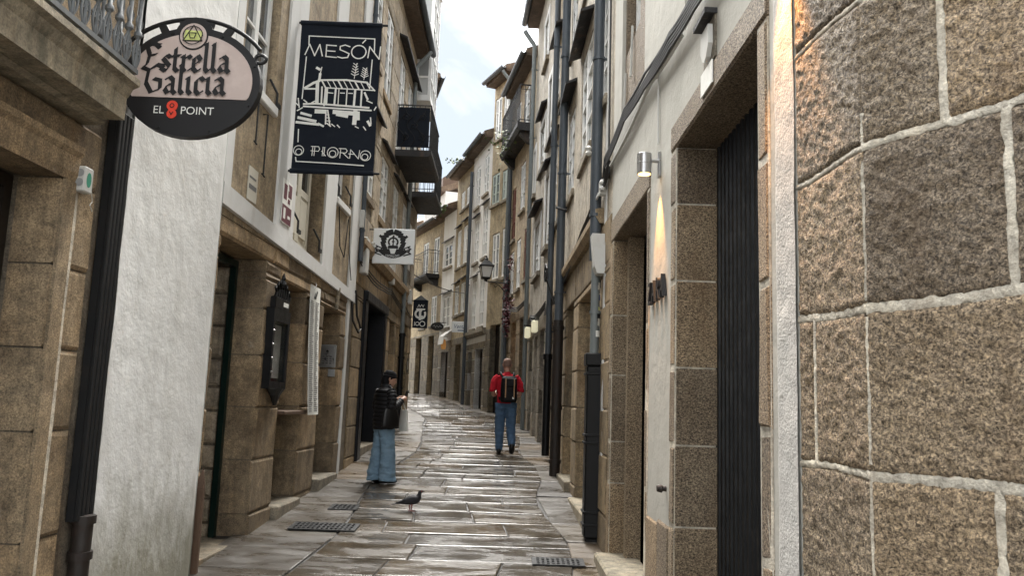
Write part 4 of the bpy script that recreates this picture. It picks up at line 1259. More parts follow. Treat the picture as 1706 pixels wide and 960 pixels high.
R2.wall('brownwall2', .0, 5.6, 3.72, 10.3, w2, v=0, depth=.2, name='upper_wall')
for (a, b, c, d) in w2:
    R2.window(a + .03, b - .03, c + .03, d - .02, v=-.012, cols=2, rows=4, mat='wood_white', glass='glassw', fr=.07)
    R2.mk('sill', MB().cbox(a - .1, b + .1, -.02, .045, c - .13, c - .005, .01), 'ashlar3')
R2.drip(1.95, 3.6, 7.02, .34); R2.drip(4.0, 5.45, 6.84, .34); R2.drip(1.9, 3.4, 9.5, .32); R2.drip(.4, 1.5, 7.0, .3)
R2.door(1.3, 2.92, 3.1, v=-.3, mat='wood_dark'); R2.door(3.6, 4.72, 3.2, v=-.3, mat='wood_dark')
R2.mk('door_step', MB().cbox(1.25, 2.95, -.3, .10, 0, R2.gnd(2) + .1, .015), 'concrete'); R2.mk('door_step', MB().cbox(3.5, 4.8, -.3, .10, 0, R2.gnd(4.2) + .1, .015), 'concrete')
R2.downpipe(4.92, 3.0, 9.9, v=.12, r=.07, mat='bluepipe', elbow=(.5, .4))
cp = R2.mk('cast_pipe', MB().tube([(4.92, .12, .55), (4.92, .12, 3.05)], .085, 14), 'rust', smooth=50)
for z in (.75, 1.6, 2.9): R2.mk('pipe_collar', MB().tube([(4.92, .12, z), (4.92, .12, z + .06)], .1, 14), 'rust', cp, smooth=50)
R2.mk('pipe_clamp', MB().tube([(4.92, .02, 4.95), (4.92, .2, 4.95), (4.75, .22, 4.9), (4.70, .05, 4.85)], .018, 6), 'iron')
for k in range(5):
    R2.cable([(.0, .04, 4.25 - .03 * k), (1.0, .06, 4.12 - .03 * k), (2.3, .07, 3.98 - .035 * k), (3.5, .06, 3.9 - .03 * k), (5.5, .06, 3.75 - .03 * k)], .013)
R2.cable([(1.75, .02, 4.0), (1.72, .02, 5.0), (1.7, .02, 6.8)], .012)
R2.cable([(.12, .03, 4.1), (.2, .03, 6.2), (.15, .03, 8.8)], .012)
R2.mk('insulator', MB().lathe([(.03, 0), (.05, .03), (.025, .06), (.045, .1), (.01, .13)], (1.72, .06, 4.85), 8), 'plastic')
R2.eave(0, 5.6, 10.3)
pb = plate('dark_menu_board', 'tall dark poster panel fixed beside the first shop door on the right', 'poster panel', R2, 1.02, .78, .5, 1.78, 'greytext', .018, ((.1, .9, .72, .95, 'bluetext'), (.1, .9, .42, .66, 'maroon'), (.1, .9, .1, .36, 'bluetext')), t=.03)

# ---- narrow stone house with pipe
R3 = House('narrow_stone_house', 'narrow brown stone house between two blue grey downpipes on the right', (.885, 13.8), (.74, 16.3), 'R', bu=1.2)
o3 = [(.35, 1.0, 0, 3.2), (1.35, 2.1, 0, 3.2)]
w3b = [(.35, 1.15, 5.1, 6.9), (1.45, 2.2, 5.1, 6.9), (.4, 1.1, 7.5, 8.9), (1.3, 2.15, 6.98, 8.0)]
w3b = w3b[:3] + [(1.45, 2.2, 7.5, 8.9)]
R3.wall('brownwall', 0, 2.51, .3, 10.6, o3 + w3b, v=0, depth=.22)
R3.ashlar('ashlar', 0, 2.51, joints(.3, 3.6, .45, .6), o3, depth=.2, ln=(.5, .9))
for (a, b, c, d) in w3b:
    R3.window(a + .02, b - .02, c + .02, d - .02, v=-.012, cols=2, rows=4, fr=.07); R3.mk('sill', MB().cbox(a - .08, b + .08, -.02, .07, c - .12, c - .005, .01), 'ashlar3')
R3.drip(.9, 2.15, 9.1, .3); R3.drip(1.3, 2.4, 7.1, .26)
for (a, b, c, d) in o3: R3.door(a, b, d, v=-.2)
R3.downpipe(1.12, 2.5, 10.2, v=.11, r=.058, mat='bluepipe')
cp = R3.mk('cast_pipe', MB().tube([(1.12, .11, .75), (1.12, .11, 2.6)], .07, 12), 'blackpipe', smooth=50)
R3.mk('pipe_collar', MB().tube([(1.12, .11, 2.5), (1.12, .11, 2.6)], .09, 12), 'blackpipe', cp)
R3.eave(0, 2.51, 10.6)
R3.mk('scroll_bracket', MB().tube([(.6 + (.03 + .018 * t) * math.cos(t * .9), .25, 4.0 + (.03 + .018 * t) * math.sin(t * .9)) for t in range(12)], .018, 6), 'iron')
R3.mk('wall_bracket', MB().tube([(.2, .02, 3.4), (.35, .1, 3.45), (.6, .25, 3.95)], .015, 6), 'iron')
for k in range(4): R3.cable([(0, .05, 3.72 - .04 * k), (1.2, .08, 3.62 - .04 * k), (2.5, .06, 3.6 - .04 * k)], .014)

# ---- stone house with the lit shop
R4 = House('lit_shop_house', 'grey brown stone house with two lit shop lamps over its ground floor', (.74, 16.3), (.46, 20.2), 'R', bu=2.0)
o4 = [(.3, 1.15, 0, 3.25), (1.6, 2.35, 0, 3.2), (2.75, 3.5, 0, 3.2)]
w4b = [(1.75, 3.05, 4.68, 5.95), (1.3, 2.4, 7.1, 8.2), (.25, .95, 5.0, 6.6), (.2, .8, 7.3, 8.8), (3.35, 3.8, 6.9, 8.1), (1.2, 2.0, 9.6, 10.7)]
R4.wall('brownwall2', 0, 3.91, .5, 11.6, o4 + w4b, v=0, depth=.22)
R4.ashlar('ashlar3', 0, 3.91, joints(.5, 3.7, .42, .55), o4, depth=.2, ln=(.45, .8))
for (a, b, c, d) in w4b:
    R4.window(a + .02, b - .02, c + .02, d - .02, v=-.03, cols=2, rows=3, fr=.08, casing='whiteb'); R4.mk('sill', MB().cbox(a - .08, b + .08, -.02, .08, c - .12, c - .005, .01), 'ashlar3')
R4.drip(1.55, 3.3, 6.32, .34); R4.drip(1.2, 2.6, 8.55, .26); R4.drip(.1, 1.0, 6.85, .26)
for (a, b, c, d) in o4[:1]: R4.door(a, b, d, v=-.2)
for (a, b, c, d) in o4[1:]:
    R4.mk('shop_window', MB().box(a, b, -.2, -.16, 1.2, d), 'glassw'); R4.mk('stall_riser', MB().box(a, b, -.2, -.1, .5, 1.2), 'ashlar3')
for u in (1.35, 3.0):
    lb = R4.mk('lit_sign_box', MB().cbox(u, u + .22, .04, .17, 3.24, 3.50, .02), 'palelight'); R4.mk('sign_bracket', MB().box(u + .1, u + .16, 0, .2, 3.521, 3.56), 'iron', lb)
R4.downpipe(3.27 + .35, 1.0, 10.9, v=.11, r=.055, mat='greypipe', elbow=(.38, .42))
R4.eave(0, 3.91, 11.6, .30, gutter='bluepipe')
for k in range(4): R4.cable([(0, .05, 3.75 - .04 * k), (1.5, .1, 3.62 - .04 * k), (2.4, .1, 3.72 - .04 * k), (3.9, .06, 3.7 - .04 * k)], .016)

# ---- house with the high balcony
R5 = House('high_balcony_house', 'brown house with a mossy balcony high under its eaves on the right', (.46, 20.2), (-.1, 23.4), 'R', bu=1.6)
o5 = [(.5, 1.2, 0, 3.9), (1.75, 2.5, 0, 3.9)]
w5 = [(1.15, 1.85, 6.95, 8.3), (2.5, 3.1, 6.35, 7.9), (.9, 1.75, 9.1, 10.4), (2.2, 2.95, 9.1, 10.4), (.4, 1.0, 4.9, 6.3), (1.5, 2.1, 4.8, 6.2), (2.5, 3.1, 4.75, 6.0)]
R5.wall('brownwall', 0, 3.25, .8, 10.85, o5 + w5, v=0, depth=.2)
R5.ashlar('ashlar', 0, 3.25, joints(.8, 4.2, .42, .55), o5, depth=.18, ln=(.45, .8))
for i, (a, b, c, d) in enumerate(w5):
    R5.window(a + .02, b - .02, c + .02, d - .02, v=-.012, cols=2, rows=3, fr=.06, mat='wood_red' if i in (1, 4) else 'wood_white'); R5.mk('sill', MB().cbox(a - .06, b + .06, -.02, .06, c - .1, c - .005, .01), 'ashlar3')
R5.door(.5, 1.2, 3.9, v=-.18)
R5.mk('lit_shop_panel', MB().box(1.78, 2.47, -.16, -.14, 2.9, 3.85), 'orangelight'); R5.door(1.75, 2.5, 2.9, v=-.18)
R5.balcony(.3, 3.2, 9.05, .42, 1.05, .22, slab='slate', step_=.14, r=.011)
R5.eave(0, 3.25, 10.85, .30, gutter='bluepipe')
for k in range(3): R5.cable([(0, .06, 4.35 - .05 * k), (1.2, .1, 4.2 - .05 * k), (3.2, .06, 4.5 - .05 * k)], .018)
R5.downpipe(3.1, 1.3, 8.9, v=.08, r=.05, mat='bluepipe')

# ---- far houses round the bend, each a thing of its own
def far_house(name, label, A, B, mat, zt, ops, wins, glassrows=3, out=.35, eave=True, wmat='wood_white', ground='ashlar3', gh=3.9, drips=(), panes=False):
    h = House(name, label, A, B, 'R', bu=(Vector(B) - Vector(A)).length / 2)
    h.wall(mat, 0, h.L, 1.0, zt, list(ops) + list(wins), v=0, depth=.2)
    if ground: h.ashlar(ground, 0, h.L, joints(1.0, gh, .42, .55), ops, depth=.18, ln=(.45, .8))
    for i, (a, b, c, d) in enumerate(wins):
        h.window(a + .02, b - .02, c + .02, d - .02, v=-.012, cols=2, rows=glassrows, fr=.06, mat=wmat if isinstance(wmat, str) else wmat[i % len(wmat)], panes=panes)
        h.mk('sill', MB().cbox(a - .06, b + .06, -.02, .07, c - .1, c - .005, .01), 'ashlar3')
    for (a, b, c, d) in ops: h.door(a, b, d, v=-.18)
    for (a, b, z) in drips: h.drip(a, b, z, .22)
    if eave: h.eave(0, h.L, zt, out, gutter='bluepipe')
    return h
R6 = far_house('ochre_gable_house', 'tall narrow ochre house with brown eaves and white gable side', (-.1, 23.4), (-.764, 24.86), 'yellowwall', 11.75, [(.5, 1.25, 0, 4.0)],
               [(.35, .85, 9.9, 11.3), (1.0, 1.5, 9.9, 11.3), (.2, .75, 7.8, 8.75), (.95, 1.55, 7.8, 8.8), (.15, .6, 5.4, 6.9), (.8, 1.35, 5.4, 6.85)], out=.34, wmat=['wood_white', 'wood_white', 'wood_green', 'wood_green', 'wood_white', 'wood_white'])
R6.mk('gable_wall', MB().add([(-.012, -.02, 4.4), (-.012, -3, 4.4), (-.012, -3, 13.2), (-.012, -.02, 11.8)], [(0, 1, 2, 3)]), 'whitefar', recalc=False)
R6.downpipe(.08, 1.5, 11.3, v=.09, r=.05, mat='greypipe', elbow=(.42, .4))
R7 = far_house('pale_grey_house', 'pale grey painted house with six tall white windows round the bend', (-.764, 24.86), (-1.476, 27.37), 'greyfar', 10.15, [(.25, 1.3, 0, 3.35), (1.7, 2.3, 0, 3.3)],
               [(.4, 1.05, 8.4, 9.7), (1.55, 2.2, 8.2, 9.6), (.3, .9, 6.28, 7.95), (1.45, 2.1, 6.28, 7.75), (.4, .95, 4.05, 5.7), (1.5, 2.05, 4.05, 5.65)], 4, drips=[(.15, 1.0, 8.12), (1.35, 2.2, 7.92), (.3, 1.1, 5.9), (1.4, 2.15, 5.85)], gh=3.55, out=.3)
R7.cornice(0, R7.L, 3.75, .12, .2, 'ashlar3')
R7.downpipe(2.5, 1.5, 9.6, v=.09, r=.06, mat='bluepipe')
R8 = far_house('ochre_stone_house', 'ochre stained stone house with mossy eaves beside the pale grey house', (-1.476, 27.37), (-2.18, 29.7), 'yellowwall', 10.0, [(.75, 1.65, 0, 3.65)],
               [(.4, .95, 8.6, 9.3), (1.2, 1.75, 8.6, 9.3), (.55, 1.15, 6.5, 7.9), (1.5, 2.1, 6.5, 7.9), (.6, 1.2, 4.75, 5.85), (1.5, 2.15, 4.75, 5.85)], 3, drips=[(.4, 1.25, 8.15), (1.4, 2.2, 8.1), (.4, 1.3, 6.05), (1.4, 2.3, 6.0)])
R9 = far_house('small_white_house', 'small white painted house with wide windows round the bend', (-2.18, 29.7), (-2.758, 31.2), 'whitefar', 8.9, [(.3, 1.2, 0, 3.5)],
               [(.35, 1.35, 6.75, 7.65), (.3, 1.3, 4.4, 5.6)], 3, drips=[(.2, 1.5, 7.85), (.2, 1.5, 5.8)])
R10 = far_house('far_balcony_house', 'far beige stone house with an iron balcony at the end of the street', (-2.758, 31.2), (-5.9, 38.4), 'yellowwall', 8.75, [(.6, 1.3, 0, 4.2), (2.2, 3.0, 0, 4.2)],
                [(.5, 1.2, 6.65, 8.2), (1.9, 2.6, 6.65, 8.2), (.5, 1.2, 4.6, 5.8), (1.9, 2.6, 4.6, 5.8)], 3, gh=4.3)
R10.balcony(.35, 2.9, 6.62, .55, .95, .16, slab='slate', step_=.16)
FR = far_house('background_roof_house', 'distant pale house with roof dormer above the white house', (-3.2, 36.0), (-4.6, 40.0), 'greyfar', 11.2, [], [(.4, 1.0, 9.4, 10.6), (1.5, 2.1, 9.4, 10.6)], 2, ground=None)
FR.mk('dormer', MB().prism_u([(-.9, 11.3), (.0, 11.3), (.0, 12.0), (-.45, 12.35), (-.9, 12.0)], .6, 1.7), 'wood_brown')
hb = House('bend_back_house', 'stone house closing the street beyond the bend', (-5.9, 38.4), (-14, 44), 'R', bu=2)
hb.wall('brownwall2', 0, 9.8, 1.2, 9.5, [], v=0)
hb.eave(0, 9.8, 9.5)

# ================================================================ HANGING SIGNS (they face down the street, towards -Y)
def poly_strokes(strokes, w, nib=None, y=-.002, dz=.00035):
    """flat lettering strokes in x,z; each piece a hair above the one before"""
    m = MB(); k = 0
    for st in strokes:
        ww = w
        if isinstance(st, dict): ww = st['w']; st = st['p']
        for a, b in zip(st, st[1:]):
            a, b = Vector((a[0], a[1])), Vector((b[0], b[1])); d = b - a
            if d.length < 1e-6: continue
            yy = y - dz * k; k += 1
            if nib is not None:
                o = Vector((math.cos(nib), math.sin(nib))) * ww / 2
                e = d.normalized() * ww * .06
                q = d.normalized(); pn = Vector((-q.y, q.x))
                if abs(o.dot(pn)) < ww * .14: o = pn * ww * .14
                P = [a + o - e, a - o - e, b - o + e, b + o + e]
            else:
                q = d.normalized(); pn = Vector((-q.y, q.x)) * ww / 2; e = q * ww * .35
                P = [a + pn - e, a - pn - e, b - pn + e, b + pn + e]
            m.quad(*[(p.x, yy, p.y) for p in P])
    return m
def arc(cx, cz, rx, rz, t0, t1, n=14):
    return [(cx + rx * math.cos(R(t0 + (t1 - t0) * i / n)), cz + rz * math.sin(R(t0 + (t1 - t0) * i / n))) for i in range(n + 1)]
BL = {
    'l': ([[(.06, 1.62), (.2, 1.76), (.2, .2), (.36, .02)]], .44),
    'i': ([[(.04, .86), (.2, 1.0), (.2, .2), (.36, .02)], [(.1, 1.36), (.3, 1.52)]], .44),
    't': ([[(.2, 1.42), (.2, .2), (.38, .02), (.5, .12)], [(0, .93), (.48, .98)]], .50),
    'r': ([[(.04, .86), (.2, 1.0), (.2, .16), (.32, .02)], [(.24, .74), (.46, .98), (.62, .84)]], .62),
    'e': ([[(.18, .84), (.18, .2), (.36, .02), (.62, .22)], [(.18, .8), (.4, 1.0), (.58, .74), (.24, .46)]], .66),
    's': ([[(.62, .86), (.42, 1.0), (.2, .78), (.6, .34), (.4, .02), (.12, .18)]], .70),
    'a': ([[(.12, .82), (.36, 1.0), (.56, .82), (.56, .18), (.72, .02)], [(.52, .58), (.28, .52), (.14, .28), (.3, .04), (.54, .22)]], .78),
    'c': ([[(.62, .82), (.42, 1.0), (.2, .8), (.2, .2), (.38, .02), (.62, .22)]], .66),
    'E': ([[(1.0, 1.42), (.72, 1.68), (.3, 1.42), (.46, 1.0), (.36, .42), (.12, .2)], [(.12, .2), (.5, .05), (.98, .34)], [(.44, .92), (.84, 1.02)], [(.62, 1.62), (1.02, 1.6)]], 1.06),
    'G': ([[(1.08, 1.52), (.7, 1.7), (.28, 1.34), (.2, .6), (.52, .06), (1.0, .28), (.98, .78), (.62, .86)], [(.7, 1.7), (1.12, 1.62)]], 1.14),
}
def blackletter(txt, x0, z0, s, w):
    out = []; x = x0
    for ch in txt:
        st, adv = BL[ch]
        for p in st: out.append([(x + a * s, z0 + b * s) for a, b in p])
        x += adv * s
    return out
def ellipse(cx, cz, rx, rz, n=48): return [(cx + rx * math.cos(2 * math.pi * i / n), cz + rz * math.sin(2 * math.pi * i / n)) for i in range(n)]

# ---- oval beer sign
ES = thing('oval_hanging_sign', 'oval tan and black hanging sign on an iron bracket by the white wall', 'hanging sign', W1.world(1.8, .06, 3.42), 0.0)
ES.scale = (1.12, 1.12, 1.12)
CX0, CZ0, RX, RZ = .42, .30, .415, .345
mk('sign_board', MB().prism(ellipse(CX0, CZ0, RX, RZ), -.03, .03), M['black'], ES)
mk('crest_disc', MB().prism(ellipse(CX0 - .005, CZ0 + .295, .115, .115, 28), -.031, .031), M['black'], ES)
face = [p for p in ellipse(CX0, CZ0 + .0, RX - .045, RZ - .045, 64)]
top = [(x, max(z, CZ0 - .105)) for x, z in face]
mk('sign_face', MB().prism(top, -.036, -.029), M['signtan'], ES)
mk('crest_face', MB().prism(ellipse(CX0 - .005, CZ0 + .285, .088, .088, 28), -.041, -.037), M['black'], ES)
mk('crest_ring', MB().prism(ellipse(CX0 - .005, CZ0 + .285, .080, .080, 28), -.044, -.0415), M['signtan'], ES)
mk('crest_star', MB().prism([(CX0 - .06, CZ0 + .255), (CX0 + .045, CZ0 + .25), (CX0 + .05, CZ0 + .315), (CX0 - .055, CZ0 + .32)], -.047, -.0445), M['yellowgreen'], ES)
star = []
cxs, czs = CX0 - .005, CZ0 + .285
for a in (90, -30):
    star.append([(cxs + .066 * math.cos(R(a + k * 120)), czs + .066 * math.sin(R(a + k * 120))) for k in (0, 1, 2, 0)])
star.append(arc(cxs, czs, .058, .058, 0, 360, 20)); star.append([(cxs - .022, czs + .012), (cxs + .022, czs + .012), (cxs + .012, czs - .02), (cxs - .012, czs - .02), (cxs - .022, czs + .012)])
mk('crest_lines', poly_strokes(star, .006, None, -.048), M['black'], ES, recalc=False, kind='stuff')
mk('lettering', poly_strokes(blackletter('Estrella', .115, CZ0 + .055, .104, 0), .030, R(42), -.038), M['black'], ES, recalc=False, kind='stuff', label='black letter words on the tan sign face')
mk('lettering', poly_strokes(blackletter('Galicia', .135, CZ0 - .085, .108, 0), .030, R(42), -.038), M['black'], ES, recalc=False, kind='stuff')
for t, x in (('EL', .245), ('POINT', .475)):
    vs, fs = text_mesh(t, .068); mm = MB(); mm.v = [(v[0] + x, -.0335, v[1] + CZ0 - .205) for v in vs]; mm.f = fs
    mk('small_lettering', mm, M['printwhite'], ES, recalc=False)
mk('red_eight', MB().prism(ellipse(.325, CZ0 - .155, .033, .032, 20), -.035, -.0305).prism(ellipse(.325, CZ0 - .205, .029, .029, 20), -.0352, -.0307), M['red'], ES)
mk('eight_marks', poly_strokes([arc(.325, CZ0 - .155, .012, .012, 0, 360, 12), [(.315, CZ0 - .195), (.325, CZ0 - .212), (.335, CZ0 - .195)]], .005, None, -.0358), M['black'], ES, recalc=False)
br = arc(CX0 - .02, CZ0 - .02, .50, .43, 165, 35, 26)
mk('bracket_arch', MB().tube([(x, 0, z) for x, z in br], .013, 8), M['iron'], ES, smooth=50)
mk('bracket_scroll', MB().tube([(br[-1][0] + .0 + .05 * math.sin(t) * (1 - t / 9), 0, br[-1][1] - .03 - .035 * (1 - math.cos(t)) * (1 - t / 14)) for t in [q * .45 for q in range(14)]], .011, 7), M['iron'], ES, smooth=50)
mk('bracket_arm', MB().tube([(-.08, 0, br[0][1] + .05), (br[3][0], 0, br[3][1])], .012, 8), M['iron'], ES)
for a, b in ((.20, .11), (.33, .05), (.50, -.05), (.63, -.11)):
    zt = CZ0 - .02 + .43 * math.sqrt(max(0, 1 - ((a - CX0 + .02) / .5) ** 2))
    zb_ = CZ0 + RZ * math.sqrt(max(0, 1 - ((a + b * .4 - CX0) / RX) ** 2))
    mk('bracket_strap', MB().prism([(a - .025, zt), (a + .025, zt), (a + b * .4 + .03, zb_ - .02), (a + b * .4 - .03, zb_ - .02)], -.008, .008), M['iron'], ES)
for k in range(8):
    t = R(20 + k * 45); mk('bolt', MB().prism(ellipse(CX0 + (RX - .022) * math.cos(t), CZ0 + (RZ - .022) * math.sin(t), .009, .009, 8), -.038, -.03), M['iron'], ES)

# ---- tavern banner
BN = thing('tavern_banner', 'dark navy vertical banner with white granary drawing on the tavern front', 'banner', T.world(5.6, .03, 4.22), 0.0)
BWd, BH = .95, 1.87
m = MB(); N = 16
for k in range(N + 1):
    for i in range(N + 1):
        x = .03 + BWd * i / N; z = .04 + (BH - .08) * k / N
        m.v.append((x, .006 * math.sin(x * 7 + z * 2) + .004 * math.sin(z * 6), z))
for k in range(N):
    for i in range(N):
        a = k * (N + 1) + i; m.f.append((a, a + 1, a + N + 2, a + N + 1))
mk('banner_cloth', m, M['banner'], BN, smooth=True, recalc=False)
for z in (.03, BH - .03):
    mk('banner_sleeve', MB().tube([(.02, 0, z), (BWd + .035, 0, z)], .03, 12), M['banner'], BN, smooth=50)
    mk('banner_rod', MB().tube([(-.03, 0, z), (BWd + .10, 0, z)], .014, 8), M['blackpipe'], BN)
    mk('rod_plate', MB().cbox(-.032, -.02, -.03, .03, z - .06, z + .06, .004), M['blackpipe'], BN)
# print, coordinates measured on the cloth: x to the right 0..1, z up
X = lambda a: .03 + BWd * a
def S(pts): return [(X(a), b * BH) for a, b in pts]
brush = [S(p) for p in ([(.11, .835), (.105, .895), (.92, .89), (.925, .80)], [(.09, .755), (.075, .48)], [(.905, .75), (.895, .56)], [(.06, .28), (.065, .20)],
                        [(.05, .10), (.06, .075), (.5, .07), (.88, .062)])]
mk('banner_frame_print', poly_strokes(brush, .013, None, -.014), M['printwhite'], BN, recalc=False, kind='stuff')
def mesn(x): return x
ms = [S(p) for p in ([(.07, .77), (.12, .84), (.19, .765), (.245, .84), (.285, .765)], [(.33, .84), (.33, .762), (.46, .758)], [(.33, .838), (.45, .835)], [(.33, .80), (.44, .798)],
                     [(.62, .832), (.56, .842), (.50, .832), (.50, .81), (.56, .798), (.615, .785), (.60, .76), (.53, .755), (.475, .762)],
                     [(.85, .762), (.865, .836), (.99, .755), (1.0, .838)], [(.775, .858), (.81, .88)])]
ms.append([(X(.735) + .085 * math.cos(t), .797 * BH + .082 * math.sin(t)) for t in [R(q * 15) for q in range(25)]])
mk('lettering', poly_strokes(ms, .014, None, -.014), M['printwhite'], BN, recalc=False, kind='stuff', label='white tavern name across the top of the banner')
w = lambda d, p: {'w': d, 'p': S(p)}
hor = [w(.030, [(.10, .55), (.20, .585), (.27, .60)]), w(.02, [(.10, .545), (.26, .548)]), w(.022, [(.26, .605), (.60, .612), (.86, .60)]), w(.016, [(.86, .60), (.96, .548)]), w(.014, [(.38, .556), (.95, .55)]),
       w(.03, [(.27, .60), (.275, .645)]), w(.012, [(.275, .645), (.29, .69)]), w(.03, [(.23, .685), (.265, .675)]),
       w(.04, [(.25, .59), (.26, .46)]), w(.02, [(.31, .56), (.315, .45)]), w(.030, [(.37, .555), (.372, .45)]), w(.02, [(.355, .55), (.35, .44)]),
       w(.022, [(.48, .55), (.475, .445)]), w(.012, [(.52, .55), (.52, .445)]), w(.014, [(.62, .55), (.62, .445)]), w(.026, [(.72, .55), (.715, .445)]), w(.02, [(.80, .55), (.80, .445)]),
       w(.012, [(.37, .525), (.45, .522)]), w(.012, [(.54, .525), (.59, .525)]), w(.012, [(.64, .525), (.69, .525)]),
       w(.022, [(.10, .445), (.25, .45), (.9, .435)]), w(.02, [(.1, .43), (.4, .425), (.93, .418)]), w(.016, [(.2, .455), (.25, .47)]),
       w(.05, [(.48, .40), (.70, .395)]), w(.04, [(.52, .385), (.64, .375)]), w(.05, [(.26, .40), (.36, .40)]),
       w(.05, [(.74, .41), (.735, .33)]), w(.045, [(.77, .40), (.775, .36)]), w(.016, [(.40, .41), (.44, .31)]), w(.016, [(.38, .41), (.385, .32)]), w(.010, [(.39, .38), (.42, .38)]), w(.010, [(.39, .36), (.43, .36)]), w(.010, [(.39, .34), (.44, .34)]),
       w(.03, [(.08, .385), (.2, .37)]), w(.034, [(.05, .355), (.26, .335)]), w(.030, [(.03, .325), (.30, .315)]), w(.024, [(.3, .32), (.36, .305)]), w(.014, [(.03, .40), (.09, .42)]),
       w(.014, [(.0, .45), (.05, .43)]), w(.014, [(.03, .48), (.05, .42)]), w(.014, [(.1, .47), (.14, .455)]), w(.014, [(.40, .325), (.45, .305)]), w(.012, [(.46, .32), (.50, .305)]), w(.014, [(.53, .315), (.56, .30)]),
       w(.024, [(.84, .53), (.88, .49)]), w(.014, [(.87, .48), (.94, .465)]), w(.03, [(.90, .345), (.93, .32)]), w(.014, [(.93, .37), (.94, .33)]), w(.014, [(.85, .31), (.88, .29)]), w(.012, [(.75, .31), (.79, .30)]), w(.014, [(.97, .42), (.99, .44)])]
for i in range(9):
    a = .30 + i * .068; hor.append(w(.010 if i % 3 else .018, [(a, .604), (a + .055, .556)]))
for cx, cz, hh in ((.70, .62, .10), (.82, .615, .075)):
    hor.append(w(.008, [(cx, cz), (cx + .02, cz + hh)]))
    for k in range(5):
        z = cz + hh * (.2 + .17 * k); d = .04 * (1 - k * .13)
        hor += [w(.009, [(cx + .004 * k, z), (cx - d, z + .012)]), w(.009, [(cx + .004 * k, z), (cx + d + .01, z + .012)])]
mk('granary_drawing', poly_strokes(hor, .02, None, -.014, .0002), M['printwhite'], BN, recalc=False, kind='stuff', label='white line drawing of a raised granary')
pn = [arc(X(.08), .145 * BH, .058, .058, 0, 360, 20), arc(X(.085), .135 * BH, .036, .036, 0, 360, 14), arc(X(.50), .137 * BH, .062, .062, 0, 360, 20), arc(X(.50), .128 * BH, .038, .038, 0, 360, 14), arc(X(.90), .122 * BH, .060, .060, 0, 360, 20), arc(X(.895), .113 * BH, .036, .036, 0, 360, 14)]
pn += [S(p) for p in ([(.26, .17), (.255, .11)], [(.285, .17), (.28, .11)], [(.24, .168), (.33, .168), (.345, .152), (.33, .138), (.24, .14)], [(.385, .165), (.38, .11)], [(.405, .165), (.40, .11)], [(.37, .14), (.42, .11)],
                      [(.60, .162), (.595, .10)], [(.58, .16), (.66, .16), (.68, .146), (.66, .132), (.59, .134)], [(.63, .132), (.70, .10)], [(.72, .155), (.715, .10)], [(.70, .128), (.76, .126)], [(.73, .15), (.82, .098), (.83, .152)])]
mk('lettering', poly_strokes(pn, .009, None, -.014), M['printwhite'], BN, recalc=False, kind='stuff', label='white tavern name across the foot of the banner')
mk('hanging_string', MB().tube([(.0, -.02, .0), (.02, -.02, -.12), (.035, -.02, -.22)], .004, 4), M['printwhite'], BN)

# ---- crown sign
CS = thing('crown_sign', 'square white hanging sign with a black crown and ribbon', 'hanging sign', H3.world(1.0, .09, 4.04), 0.0)
CW, CH = .73, .63
mk('sign_board', MB().cbox(0, CW, -.03, .03, 0, CH, .006), M['signgrey'], CS)
mk('sign_arm', MB().tube([(-.1, 0, CH - .02), (0, 0, CH - .02)], .012, 6), M['iron'], CS)
mk('sign_arm', MB().tube([(-.1, 0, .06), (0, 0, .06)], .012, 6), M['iron'], CS)
c, d = CW * .49, CH * .60
wr = []
for sgn in (-1, 1):
    for k in range(9):
        t = R(-62 + k * 17.5); x = c + sgn * .165 * math.cos(t) * (1.0 + .06 * (k % 2)); z = d + .19 * math.sin(t)
        wr.append({'w': .075, 'p': [(x, z - .02), (x + sgn * .014, z + .025)]})
    wr.append({'w': .045, 'p': [(c + sgn * .18, d + .07), (c + sgn * .235, d + .115)]})
    wr.append({'w': .05, 'p': [(c + sgn * .13, d + .15), (c + sgn * .03, d + .205)]})
mk('wreath', poly_strokes(wr, .07, None, -.032), M['black'], CS, recalc=False, kind='stuff')
cw = [{'w': .03, 'p': [(c - .085, d - .09), (c + .085, d - .09)]}, {'w': .03, 'p': [(c - .075, d - .065), (c + .075, d - .065)]}, {'w': .03, 'p': arc(c, d + .01, .08, .075, 215, -35, 16)}, {'w': .022, 'p': [(c, d - .06), (c, d + .09)]},
      {'w': .03, 'p': [(c - .006, d + .10), (c + .006, d + .12)]}, {'w': .016, 'p': arc(c - .04, d - .02, .04, .05, 60, -60, 8)}, {'w': .016, 'p': arc(c + .04, d - .02, .04, .05, 120, 240, 8)}]
mk('crown', poly_strokes(cw, .03, None, -.032), M['black'], CS, recalc=False)
rb = [{'w': .075, 'p': arc(c, d + .42, .42, .66, 240, 300, 12)}]
for sgn in (-1, 1):
    for dz in (.04, -.04):
        rb += [{'w': .02, 'p': [(c + sgn * .17, d - .155 + dz), (c + sgn * .30, d - .10 + dz), (c + sgn * .27, d - .125 + dz), (c + sgn * .32, d - .15 + dz), (c + sgn * .2, d - .19 + dz)]}]
mk('ribbon', poly_strokes(rb, .07, None, -.032), M['black'], CS, recalc=False, kind='stuff')
vs, fs = text_mesh('HIDALGO', .058); mm = MB(); mm.v = [(v[0] * .95 + c, -.042, v[1] + .115 + v[0] ** 2 * .9) for v in vs]; mm.f = fs
mk('lettering', mm, M['signgrey'], CS, recalc=False)

